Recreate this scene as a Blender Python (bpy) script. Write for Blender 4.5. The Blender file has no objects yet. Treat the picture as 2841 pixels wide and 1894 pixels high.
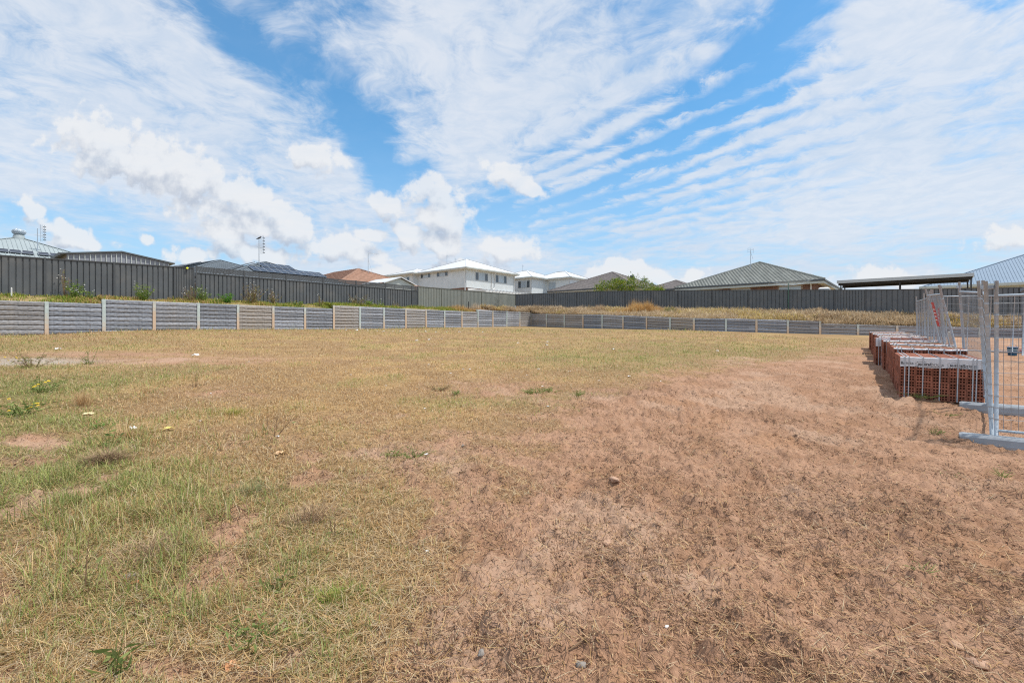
import bpy, math, random
import numpy as np
from mathutils import Vector, Matrix

random.seed(7)
RNG = np.random.default_rng(11)
F = 1329.0            # focal length in photograph pixels
CX, HY = 1420.5, 920.0  # principal column and horizon row of the photograph
EYE = 1.6
SC = bpy.context.scene
COL = SC.collection

# ------------------------------------------------------------------ camera
cam_d = bpy.data.cameras.new('camera')
cam = bpy.data.objects.new('camera', cam_d)
COL.objects.link(cam)
cam.location = (0, 0, EYE)
cam.rotation_euler = (math.radians(90), 0, 0)
cam_d.sensor_width = 36.0
cam_d.lens = 36.0 * F / 2841.0
cam_d.shift_y = (HY - 947.0) / 2841.0
cam_d.clip_start = 0.05
cam_d.clip_end = 3000
SC.camera = cam

# ------------------------------------------------------------------ exposure
SC.view_settings.view_transform = 'Standard'
SC.view_settings.look = 'None'
SC.view_settings.exposure = 0.11
SC.view_settings.gamma = 1.0
SC.view_settings.use_curve_mapping = False
SC.cycles.max_bounces = 6
SC.cycles.transparent_max_bounces = 6
SC.cycles.use_denoising = False
SC.cycles.pixel_filter_type = 'BLACKMAN_HARRIS'
SC.cycles.filter_width = 1.15
SC.cycles.denoiser = "OPENIMAGEDENOISE"
SC.cycles.denoising_input_passes = "RGB_ALBEDO_NORMAL"
SC.cycles.denoising_prefilter = "ACCURATE"

# ------------------------------------------------------------------ sun
SUN = Vector((0.42, -0.04, 0.90)).normalized()
sun_el = math.asin(SUN.z)
sun_az = math.atan2(SUN.x, SUN.y)
sl = bpy.data.lights.new('sun', 'SUN')
sl.energy = 3.7
sl.angle = math.radians(2.0)
sl.color = (1.0, 0.95, 0.87)
so = bpy.data.objects.new('sun', sl)
COL.objects.link(so)
so.rotation_euler = (-SUN).to_track_quat('-Z', 'Y').to_euler()

# ------------------------------------------------------------------ node helper
class NT:
    def __init__(self, tree, dim='3D'):
        self.t = tree; self.dim = dim
    def n(self, typ, **kw):
        nd = self.t.nodes.new(typ)
        for k, v in kw.items():
            setattr(nd, k, v)
        return nd
    def lk(self, a, b):
        self.t.links.new(a, b)
    def put(self, sock, v):
        if hasattr(v, 'is_output') or isinstance(v, bpy.types.NodeSocket):
            self.lk(v, sock)
        else:
            sock.default_value = v
    def m(self, op, a, b=0.0, c=0.0, clamp=False):
        nd = self.n('ShaderNodeMath', operation=op, use_clamp=clamp)
        self.put(nd.inputs[0], a); self.put(nd.inputs[1], b); self.put(nd.inputs[2], c)
        return nd.outputs[0]
    def v(self, op, a, b=(0, 0, 0)):
        nd = self.n('ShaderNodeVectorMath', operation=op)
        self.put(nd.inputs[0], a)
        if op == 'MULTIPLY_ADD':
            nd.inputs[1].default_value = (1e-7, 1e-7, 1e-7)
            self.put(nd.inputs[2], b)
        elif op == 'SCALE':
            self.put(nd.inputs['Scale'], b)
        else:
            self.put(nd.inputs[1], b)
        return nd.outputs['Value'] if op in ('LENGTH', 'DOT_PRODUCT') else nd.outputs['Vector']
    def ss(self, x, lo, hi, o0=0.0, o1=1.0):
        nd = self.n('ShaderNodeMapRange', interpolation_type='SMOOTHSTEP')
        self.put(nd.inputs[0], x); self.put(nd.inputs[1], lo); self.put(nd.inputs[2], hi)
        self.put(nd.inputs[3], o0); self.put(nd.inputs[4], o1)
        return nd.outputs[0]
    def noise(self, vec, scale, detail=4, rough=0.55, dist=0.0):
        nd = self.n('ShaderNodeTexNoise', noise_dimensions=self.dim)
        self.put(nd.inputs['Vector'], vec)
        nd.inputs['Scale'].default_value = scale
        nd.inputs['Detail'].default_value = detail
        nd.inputs['Roughness'].default_value = rough
        nd.inputs['Distortion'].default_value = dist
        return nd.outputs['Fac']
    def mix(self, fac, a, b, blend='MIX'):
        nd = self.n('ShaderNodeMix', data_type='RGBA', blend_type=blend)
        self.put(nd.inputs[0], fac); self.put(nd.inputs[6], a); self.put(nd.inputs[7], b)
        return nd.outputs[2]

# ------------------------------------------------------------------ sky (world)
world = bpy.data.worlds.new('World')
SC.world = world
world.use_nodes = True
world.cycles.sampling_method = 'MANUAL'
world.cycles.sample_map_resolution = 256
world.node_tree.nodes.clear()
w = NT(world.node_tree, '2D')
tc = w.n('ShaderNodeTexCoord')
D = tc.outputs['Generated']
sky = w.n('ShaderNodeTexSky', sky_type='NISHITA', sun_disc=False)
sky.sun_elevation = sun_el
sky.sun_rotation = sun_az
sky.air_density = 1.0
sky.dust_density = 0.6
sky.ozone_density = 2.0
sky.altitude = 50
sep = w.n('ShaderNodeSeparateXYZ'); w.lk(D, sep.inputs[0])
dx, dy, dz = sep.outputs
yc = w.m('MAXIMUM', dy, 0.08)
s_ = w.m('DIVIDE', dx, yc)
t_ = w.m('DIVIDE', dz, yc)
cmb = w.n('ShaderNodeCombineXYZ'); w.lk(s_, cmb.inputs[0]); w.lk(t_, cmb.inputs[1])
P = cmb.outputs[0]
zc = w.m('ADD', w.m('MAXIMUM', dz, 0.0), 0.10)
q = w.n('ShaderNodeCombineXYZ')
w.lk(w.m('DIVIDE', dx, zc), q.inputs[0]); w.lk(w.m('DIVIDE', dy, zc), q.inputs[1])
Q = q.outputs[0]

def blob_len(nt, vec, b):
    x, y, rx, ry, rot = b[:5]
    mp = nt.n('ShaderNodeMapping', vector_type='TEXTURE')
    nt.lk(vec, mp.inputs['Vector'])
    mp.inputs['Location'].default_value = ((x - CX) / F, (HY - y) / F, 0)
    mp.inputs['Rotation'].default_value = (0, 0, math.radians(-rot))
    mp.inputs['Scale'].default_value = (rx / F, ry / F, 1)
    return nt.v('LENGTH', mp.outputs[0])

# x, y, rx, ry, rotation (clockwise), weight: clearings are negative
COVER = [
    (560, 40, 330, 120, 25, -0.50), (800, 190, 300, 120, 30, -0.42), (930, 60, 420, 210, 0, -0.36),
    (985, 330, 230, 120, 55, -0.50), (1090, 450, 240, 120, 50, -0.62), (1130, 250, 200, 160, 0, -0.20),
    (1230, 560, 330, 110, 20, -0.42), (2190, 110, 330, 190, -45, -0.72), (1960, 300, 330, 100, -32, -0.40),
    (1700, 500, 420, 120, -25, -0.34), (1440, 570, 260, 90, -10, -0.40), (2740, 5, 240, 45, -15, -0.45),
    (120, 590, 460, 85, 3, -0.48), (420, 680, 520, 70, 3, -0.50), (1500, 640, 420, 70, 0, -0.22), (210, 250, 90, 60, 30, -0.14),
    (1520, 230, 520, 330, 0, 0.30), (2560, 380, 520, 330, 0, 0.24), (330, 300, 620, 230, 28, 0.26),
    (800, 440, 380, 110, 30, 0.22), (2480, 90, 260, 150, 0, 0.22),
]
cov = w.m('ADD', w.m('MULTIPLY', dz, 0.0001), 0.60)
Pw = w.n('ShaderNodeTexNoise', noise_dimensions='2D'); w.lk(P, Pw.inputs['Vector']); Pw.inputs['Scale'].default_value = 5.0
Pw.inputs['Detail'].default_value = 4.0
Pd = w.v('ADD', P, w.v('SCALE', w.v('SUBTRACT', Pw.outputs['Color'], (0.5, 0.5, 0.5)), 0.13))
for b in COVER:
    g = w.ss(blob_len(w, w.v('MULTIPLY_ADD', cov, Pd), b), 0.0, 1.0, b[5], 0.0)   # chained, so the shader stays small
    cov = w.m('ADD', cov, g)
Qn = w.n('ShaderNodeTexNoise', noise_dimensions='2D'); w.lk(Q, Qn.inputs['Vector']); Qn.inputs['Scale'].default_value = 3.0; Qn.inputs['Detail'].default_value = 2.0
Qw = w.v('ADD', Q, w.v('SCALE', w.v('SUBTRACT', Qn.outputs['Color'], (0.5, 0.5, 0.5)), 0.22))
# altocumulus texture, parallel ripples of the cloud layer plus broken fluff
n1 = w.noise(Qw, 2.4, 7, 0.66)
n2 = w.noise(Qw, 9.0, 4, 0.65)
n3 = w.noise(Q, 0.7, 2, 0.5)
dot = w.v('DOT_PRODUCT', Q, (0.765, 0.644, 0))
ph = w.m('ADD', w.m('MULTIPLY', dot, 2 * math.pi * 6.2), w.m('MULTIPLY', n1, 12.0))
wav = w.m('MULTIPLY', w.m('SINE', ph), 0.5)
ripple_zone = w.ss(blob_len(w, P, (1900, 420, 800, 360, -25)), 0.25, 1.0, 1.0, 0.12)
tex = w.m('ADD', w.m('MULTIPLY', w.m('SUBTRACT', n1, 0.5), 1.6), w.m('MULTIPLY', w.m('MULTIPLY', w.m('SUBTRACT', n2, 0.5), w.ss(dz, 0.08, 0.36, 0.12, 1.0)), 0.55))
tex = w.m('ADD', tex, w.m('MULTIPLY', w.m('SUBTRACT', n3, 0.5), 0.6))
tex = w.m('ADD', tex, w.m('MULTIPLY', w.m('MULTIPLY', w.m('MULTIPLY', wav, ripple_zone), w.ss(dz, 0.12, 0.34, 0.15, 1.0)), 0.62))
den = w.ss(w.m('ADD', cov, tex), 0.02, 0.80, 0.10, 0.90)
# horizon: everything pales
hz = w.ss(dz, 0.0, 0.42, 0.70, 0.0)
skyc = w.mix(1.0, sky.outputs[0], (0.72, 1.02, 1.06, 1), 'MULTIPLY')
hsv = w.n('ShaderNodeHueSaturation'); w.lk(skyc, hsv.inputs['Color'])
hsv.inputs['Saturation'].default_value = 1.16
hsv.inputs['Value'].default_value = 1.5
blue = w.mix(hz, hsv.outputs[0], (4.3, 5.5, 7.3, 1))
veil_hi = w.m('ADD', w.m('MULTIPLY', w.ss(n2, 0.3, 0.72), w.ss(dz, 0.05, 0.35, 0.25, 0.6)), w.ss(n3, 0.3, 0.7, 0.0, 0.4))
veil = w.mix(veil_hi, (5.3, 6.1, 7.2, 1), (6.8, 7.1, 7.6, 1))
c1 = w.mix(den, blue, veil)

# fair-weather cumulus below the layer
CUM = [
    (320, 420, 190, 84, 24), (480, 480, 230, 88, 24), (630, 535, 200, 62, 22), (740, 578, 120, 34, 18),
    (890, 440, 82, 38, 12), (700, 620, 120, 36, 10), (810, 640, 90, 42, 12), (620, 655, 90, 40, 15),
    (940, 690, 105, 46, 12), (1010, 700, 58, 34, 10), (720, 700, 120, 30, 8), (530, 715, 70, 30, 0),
    (1080, 572, 62, 34, 8), (1210, 545, 72, 48, 30), (1230, 610, 88, 46, 5), (1215, 675, 72, 34, 8),
    (1140, 660, 60, 30, 35), (1035, 655, 46, 20, 8), (1400, 480, 68, 30, 28), (1470, 520, 42, 18, 20),
    (85, 572, 45, 22, 25), (180, 635, 100, 22, 14), (210, 670, 90, 20, 8), (402, 668, 28, 14, 20),
    (1740, 752, 110, 32, 6), (1840, 770, 90, 26, 5), (1935, 762, 44, 20, 0), (1420, 690, 90, 34, 6),
    (1060, 765, 60, 24, 0), (2450, 768, 120, 28, 2), (1650, 760, 60, 22, 0), (2800, 660, 110, 26, -8),
    (1310, 750, 90, 30, 0),
]
grp = bpy.data.node_groups.new('cumulus_field', 'ShaderNodeTree')
grp.interface.new_socket('P', in_out='INPUT', socket_type='NodeSocketVector')
grp.interface.new_socket('G', in_out='OUTPUT', socket_type='NodeSocketFloat')
g = NT(grp, '2D')
gi = g.n('NodeGroupInput'); go = g.n('NodeGroupOutput')
wn = g.n('ShaderNodeTexNoise', noise_dimensions='2D'); g.lk(gi.outputs[0], wn.inputs['Vector'])
wn.inputs['Scale'].default_value = 11; wn.inputs['Detail'].default_value = 3
wp = g.v('ADD', gi.outputs[0], g.v('SCALE', g.v('SUBTRACT', wn.outputs['Color'], (0.5, 0.5, 0.5)), 0.03))
acc = g.m('SUBTRACT', g.v('DOT_PRODUCT', wp, (1e-7, 0, 0)), 1.0)
for b in [(c[0], c[1], c[2] * 1.12, c[3] * 1.22, c[4]) for c in CUM]:
    acc = g.m('MAXIMUM', acc, g.m('SUBTRACT', 1.0, blob_len(g, g.v('MULTIPLY_ADD', acc, wp), b)))
bn = g.noise(gi.outputs[0], 19.0, 7, 0.62)
bn2 = g.n('ShaderNodeTexVoronoi', feature='F1', voronoi_dimensions='2D'); g.lk(wp, bn2.inputs['Vector'])
bn2.inputs['Scale'].default_value = 32.0
acc = g.m('ADD', acc, g.m('MULTIPLY', g.m('SUBTRACT', bn, 0.5), 1.7))
acc = g.m('ADD', acc, g.m('MULTIPLY', g.m('SUBTRACT', 0.42, bn2.outputs['Distance']), 0.5))
g.lk(acc, go.inputs[0])
def cumfield(vec):
    nd = w.n('ShaderNodeGroup'); nd.node_tree = grp
    w.lk(vec, nd.inputs[0])
    return nd.outputs[0]
G0 = cumfield(w.v('MULTIPLY_ADD', den, P))
G1 = cumfield(w.v('MULTIPLY_ADD', G0, w.v('ADD', P, (0.006, 0.034, 0))))
cden = w.ss(G0, -0.16, 0.36, 0.0, 0.82)
lit = w.ss(w.m('SUBTRACT', G0, G1), -0.90, 0.45)
thick = w.ss(G0, 0.2, 0.9)
shade = w.mix(lit, (4.0, 4.5, 5.4, 1), (7.3, 7.4, 7.55, 1))
shade = w.mix(w.ss(G0, -0.05, 0.35), veil, shade)
c2 = w.mix(cden, c1, shade)
# below the horizon: plain ground bounce
bg = w.n('ShaderNodeBackground')
w.lk(c2, bg.inputs['Color'])
bg.inputs['Strength'].default_value = 0.110
wo = w.n('ShaderNodeOutputWorld')
w.lk(bg.outputs[0], wo.inputs[0])

# ------------------------------------------------------------------ numeric helpers
def U(x): return (x - CX) / F
def wpt(x, y, Z): return Vector((U(x) * Z, Z, EYE + (HY - y) / F * Z))
def zat(y, Z): return EYE + (HY - y) / F * Z
def sstep(a, b, x):
    t = np.clip((x - a) / (b - a), 0, 1)
    return t * t * (3 - 2 * t)
def _hash(ix, iy, seed):
    h = (ix.astype(np.int64) * 374761393 + iy.astype(np.int64) * 668265263 + seed * 144269) & 0x7fffffff
    h = ((h ^ (h >> 13)) * 1274126177) & 0x7fffffff
    h = h ^ (h >> 16)
    return (h & 0xffff) / 65535.0
def vnoise(x, y, seed=0):
    x = np.asarray(x, float); y = np.asarray(y, float)
    ix = np.floor(x); iy = np.floor(y)
    fx = x - ix; fy = y - iy
    fx = fx * fx * fx * (fx * (fx * 6 - 15) + 10); fy = fy * fy * fy * (fy * (fy * 6 - 15) + 10)
    a = _hash(ix, iy, seed); b = _hash(ix + 1, iy, seed)
    c = _hash(ix, iy + 1, seed); d = _hash(ix + 1, iy + 1, seed)
    return (a * (1 - fx) + b * fx) * (1 - fy) + (c * (1 - fx) + d * fx) * fy
def fbm(x, y, oct=4, seed=0, rough=0.5):
    x = np.asarray(x, float); y = np.asarray(y, float)
    s = 0; a = 1; tot = 0
    for i in range(oct):
        ca, sa = math.cos(0.6 * i + 0.3), math.sin(0.6 * i + 0.3)
        s = s + a * vnoise((x * ca - y * sa) * 2 ** i + 17.3 * i, (x * sa + y * ca) * 2 ** i - 9.1 * i, seed + i)
        tot += a; a *= rough
    return s / tot

# ------------------------------------------------------------------ materials
def mat(name, color, rough=0.7, metal=0.0, var=0.12, vscale=3.0, bump=0.0, bscale=40.0, spec=0.4, extra=None, coord='Object', det=5):
    m = bpy.data.materials.new(name)
    m.use_nodes = True
    t = NT(m.node_tree)
    bs = m.node_tree.nodes['Principled BSDF']
    tcn = t.n('ShaderNodeTexCoord')
    co = tcn.outputs[coord]
    nz = t.noise(co, vscale, det, 0.62)
    dark = tuple(c * (1 - var) for c in color) + (1,)
    lite = tuple(min(1, c * (1 + var)) for c in color) + (1,)
    c = t.mix(t.ss(nz, 0.3, 0.7), dark, lite)
    if extra:
        c = extra(t, c, co, tcn)
    t.put(bs.inputs['Base Color'], c)
    bs.inputs['Roughness'].default_value = rough
    bs.inputs['Metallic'].default_value = metal
    bs.inputs['Specular IOR Level'].default_value = spec
    if bump > 0:
        bp = t.n('ShaderNodeBump')
        bp.inputs['Strength'].default_value = bump
        bp.inputs['Distance'].default_value = 0.02
        t.lk(t.noise(co, bscale, 4, 0.6), bp.inputs['Height'])
        t.lk(bp.outputs[0], bs.inputs['Normal'])
    return m

def attr_mat(name, rough=0.85, transl=0.0, var=0.0, vscale=60.0, bump=0.0, bscale=60.0, bdist=0.01):
    m = bpy.data.materials.new(name)
    m.use_nodes = True
    t = NT(m.node_tree)
    bs = m.node_tree.nodes['Principled BSDF']
    at = t.n('ShaderNodeAttribute', attribute_name='Col')
    c = at.outputs['Color']
    tcn = t.n('ShaderNodeTexCoord')
    if var > 0:
        nz = t.ss(t.noise(tcn.outputs['Object'], vscale, 6, 0.65), 0.25, 0.75, 1 - var, 1 + var)
        vm = t.n('ShaderNodeVectorMath', operation='SCALE')
        t.lk(c, vm.inputs[0]); t.lk(nz, vm.inputs['Scale'])
        c = vm.outputs[0]
    t.put(bs.inputs['Base Color'], c)
    bs.inputs['Roughness'].default_value = rough
    bs.inputs['Specular IOR Level'].default_value = 0.2
    if bump > 0:
        bp = t.n('ShaderNodeBump')
        bp.inputs['Strength'].default_value = bump
        bp.inputs['Distance'].default_value = bdist
        hgt = t.m('ADD', t.noise(tcn.outputs['Object'], bscale, 4, 0.7), t.m('MULTIPLY', t.noise(tcn.outputs['Object'], bscale * 3.1, 3, 0.6), 0.5))
        t.lk(hgt, bp.inputs['Height'])
        t.lk(bp.outputs[0], bs.inputs['Normal'])
    if transl > 0:
        tr = t.n('ShaderNodeBsdfTranslucent'); t.put(tr.inputs['Color'], c)
        mx = t.n('ShaderNodeMixShader'); mx.inputs[0].default_value = transl
        t.lk(bs.outputs[0], mx.inputs[1]); t.lk(tr.outputs[0], mx.inputs[2])
        t.lk(mx.outputs[0], m.node_tree.nodes['Material Output'].inputs['Surface'])
    return m

def srgb(r, g, b):
    f = lambda c: (c / 255 / 12.92) if c / 255 <= 0.04045 else ((c / 255 + 0.055) / 1.055) ** 2.4
    return (f(r), f(g), f(b))

# ------------------------------------------------------------------ mesh helpers
class MB:
    def __init__(self):
        self.v = []; self.f = []
    def add(self, verts, faces):
        o = len(self.v)
        self.v += [tuple(p) for p in verts]
        self.f += [tuple(i + o for i in fc) for fc in faces]
    def box(self, x0, x1, y0, y1, z0, z1):
        self.add([(x0, y0, z0), (x1, y0, z0), (x1, y1, z0), (x0, y1, z0), (x0, y0, z1), (x1, y0, z1), (x1, y1, z1), (x0, y1, z1)],
                 [(0, 3, 2, 1), (4, 5, 6, 7), (0, 1, 5, 4), (1, 2, 6, 5), (2, 3, 7, 6), (3, 0, 4, 7)])
    def bar(self, p0, p1, wd, ht, up=(0, 0, 1)):
        p0 = Vector(p0); p1 = Vector(p1); d = (p1 - p0).normalized(); up = Vector(up)
        s = d.cross(up)
        if s.length < 1e-5: s = d.cross(Vector((1, 0, 0)))
        s.normalize(); n = s.cross(d).normalized()
        vs = []
        for p in (p0, p1):
            for a, b in ((-1, -1), (1, -1), (1, 1), (-1, 1)):
                vs.append(p + s * a * wd / 2 + n * b * ht / 2)
        self.add(vs, [(0, 1, 2, 3), (7, 6, 5, 4), (0, 4, 5, 1), (1, 5, 6, 2), (2, 6, 7, 3), (3, 7, 4, 0)])
    def tube(self, pts, r, n=8, caps=True):
        pts = [Vector(p) for p in pts]
        rs = r if isinstance(r, (list, tuple)) else [r] * len(pts)
        o = len(self.v); N = len(pts)
        for i, p in enumerate(pts):
            d = (pts[min(i + 1, N - 1)] - pts[max(i - 1, 0)]).normalized()
            a = d.cross(Vector((0, 0, 1)))
            if a.length < 1e-3: a = d.cross(Vector((1, 0, 0)))
            a.normalize(); b = d.cross(a)
            for k in range(n):
                th = 2 * math.pi * k / n
                self.v.append(tuple(p + (a * math.cos(th) + b * math.sin(th)) * rs[i]))
        for i in range(N - 1):
            for k in range(n):
                k2 = (k + 1) % n
                self.f.append((o + i * n + k, o + i * n + k2, o + (i + 1) * n + k2, o + (i + 1) * n + k))
        if caps:
            self.f.append(tuple(o + k for k in range(n)))
            self.f.append(tuple(o + (N - 1) * n + k for k in reversed(range(n))))
    def lathe(self, prof, cx=0, cy=0, n=16):
        o = len(self.v)
        for r, z in prof:
            for k in range(n):
                th = 2 * math.pi * k / n
                self.v.append((cx + r * math.cos(th), cy + r * math.sin(th), z))
        for i in range(len(prof) - 1):
            for k in range(n):
                k2 = (k + 1) % n
                self.f.append((o + i * n + k, o + i * n + k2, o + (i + 1) * n + k2, o + (i + 1) * n + k))
    def mesh(self, name, m, smooth=False):
        me = bpy.data.meshes.new(name)
        me.from_pydata(self.v, [], self.f)
        if smooth: me.polygons.foreach_set('use_smooth', [True] * len(me.polygons))
        if m: me.materials.append(m)
        me.update()
        return me
    def build(self, name, m, parent=None, smooth=False, org=None):
        if org is not None:
            ox, oy, oz = org
            self.v = [(a - ox, b - oy, c - oz) for a, b, c in self.v]
        return link(name, self.mesh(name, m, smooth), parent)

def link(name, data, parent=None, loc=None, rot=None, scale=None):
    o = bpy.data.objects.new(name, data)
    COL.objects.link(o)
    if parent: o.parent = parent
    if loc is not None: o.location = loc
    if rot is not None: o.rotation_euler = rot
    if scale is not None: o.scale = scale
    return o

def tag(o, label, cat, group=None):
    o['label'] = label; o['category'] = cat
    if group: o['group'] = group
    return o

def thing(name, label, cat, loc=(0, 0, 0), rotz=0.0, group=None):
    o = link(name, None, None, loc, (0, 0, rotz))
    return tag(o, label, cat, group)

def big_mesh(name, co, quads, tris, m, cols=None, smooth=False):
    """numpy mesh: co (n,3), quads (a,4), tris (b,3), cols (n,3)"""
    me = bpy.data.meshes.new(name)
    nq, nt = len(quads), len(tris)
    me.vertices.add(len(co))
    me.vertices.foreach_set('co', np.ascontiguousarray(co, dtype=np.float32).ravel())
    li = np.concatenate([np.asarray(quads, np.int32).ravel(), np.asarray(tris, np.int32).ravel()])
    me.loops.add(len(li))
    me.loops.foreach_set('vertex_index', li)
    st = np.concatenate([np.arange(nq) * 4, nq * 4 + np.arange(nt) * 3]).astype(np.int32)
    me.polygons.add(nq + nt)
    me.polygons.foreach_set('loop_start', st)
    if smooth:
        me.polygons.foreach_set('use_smooth', np.ones(nq + nt, dtype=bool))
    me.update(calc_edges=True)
    if cols is not None:
        ca = me.color_attributes.new('Col', 'FLOAT_COLOR', 'POINT')
        c4 = np.ones((len(co), 4), np.float32); c4[:, :3] = cols
        ca.data.foreach_set('color', c4.ravel())
    me.materials.append(m)
    return me

def blades(x, y, z, h, wd, yaw, lean, bend, col):
    """grass blades: 5 vertices, one quad and one triangle each"""
    n = len(x)
    dxl, dyl = np.cos(yaw), np.sin(yaw)
    sx, sy = -dyl, dxl
    co = np.zeros((n, 5, 3), np.float32)
    hm = h * 0.55
    r1 = np.sin(lean) * hm; z1 = np.cos(lean) * hm
    l2 = np.clip(lean + bend, -1.7, 1.75)
    r2 = r1 + np.sin(l2) * (h - hm); z2 = z1 + np.cos(l2) * (h - hm)
    z2 = np.maximum(z2, 0.002)
    for i, (r, zz, ww) in enumerate(((0, 0, 1), (0, 0, -1), (r1, z1, -0.8), (r1, z1, 0.8), (r2, z2, 0))):
        co[:, i, 0] = x + dxl * r + sx * wd * 0.5 * ww
        co[:, i, 1] = y + dyl * r + sy * wd * 0.5 * ww
        co[:, i, 2] = z + zz
    base = np.arange(n)[:, None] * 5
    quads = base + np.array([[0, 1, 2, 3]])
    tris = base + np.array([[3, 2, 4]])
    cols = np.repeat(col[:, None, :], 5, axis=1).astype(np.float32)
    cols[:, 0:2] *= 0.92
    return co.reshape(-1, 3), quads, tris, cols.reshape(-1, 3)

def join_np(parts):
    cs, qs, ts, ls = [], [], [], []
    o = 0
    for c, q_, t_, l in parts:
        cs.append(c); qs.append(q_ + o); ts.append(t_ + o); ls.append(l); o += len(c)
    return np.concatenate(cs), np.concatenate(qs), np.concatenate(ts), np.concatenate(ls)

# ================================================================== terrain
YAW = math.radians(50)
AX = np.array([math.cos(YAW), math.sin(YAW)])     # street grid: right and away
BX = np.array([-math.sin(YAW), math.cos(YAW)])    # left and away
WS = 0.975
def wallk(k): return np.array([(-21.04 + 1.281 * k) * WS, (21.65 + 1.535 * k) * WS])
CORNER = np.array([1.90, 47.8])
R8 = np.array([12.92, 34.0])
RE = np.array([22.74, 31.5])

CTRL = np.array([
    (0, 0, 0), (0, 2.2, 0.0), (-3, 2.5, 0.05), (3.5, 3, 0.05), (6.5, 6.4, .08), (7.98, 8.07, .27), (7.24, 8.96, .39), (12.6, 14.6, .66), (15.5, 20.6, .82),
    (-20.5, 21.1, 1.47), (-19.27, 22.6, 1.61), (-11.8, 31.6, 1.76), (-3, 42, 2.0), (1.9, 47.8, 2.1), (7.1, 41, 1.86),
    (12.9, 34, 1.68), (17.2, 32.9, 1.54), (21.0, 31.9, 1.42), (24.2, 31.1, 1.34), (32, 29, 1.2),
    (-22, 19, 1.42), (-14, 12, .85), (-8, 5, .32), (20, 10, .4), (0, 20, .86), (0, -20, -.8), (60, 30, 1.2), (-60, 30, 1.8), (-30, 0, .4), (30, 0, -.1), (0, 90, 2.2), (60, 90, 2.0), (-60, 90, 2.2)])
def _tps(d2): return np.where(d2 > 1e-9, 0.5 * d2 * np.log(np.maximum(d2, 1e-9)), 0)
_n = len(CTRL)
_d2 = ((CTRL[:, None, :2] - CTRL[None, :, :2]) ** 2).sum(-1)
_M = np.zeros((_n + 3, _n + 3)); _M[:_n, :_n] = _tps(_d2) + np.eye(_n) * .4
_M[:_n, _n:] = np.c_[np.ones(_n), CTRL[:, :2]]; _M[_n:, :_n] = _M[:_n, _n:].T
_W = np.linalg.solve(_M, np.r_[CTRL[:, 2], 0, 0, 0])
def Hs(x, y):
    x = np.asarray(x, float); y = np.asarray(y, float)
    xc = np.clip(x, -70, 70); ycl = np.clip(y, -30, 100)
    z = _W[_n] + _W[_n + 1] * xc + _W[_n + 2] * ycl
    for i in range(_n):
        z = z + _W[i] * _tps((xc - CTRL[i, 0]) ** 2 + (ycl - CTRL[i, 1]) ** 2)
    return z
H0 = float(Hs(0, 0))
def pix(x, y, z):
    return CX + x / np.maximum(y, .3) * F, HY - (z - EYE) / np.maximum(y, .3) * F
def gpt(px, py):
    """ground point that the photograph shows at this pixel"""
    Z = 6.0
    for _ in range(60):
        h = float(Hs(U(px) * Z, Z))
        Z = 0.6 * Z + 0.4 * min(max((EYE - h) / max((py - HY) / F, 0.012), 1.0), 48)
    return np.array([U(px) * Z, Z])

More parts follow.
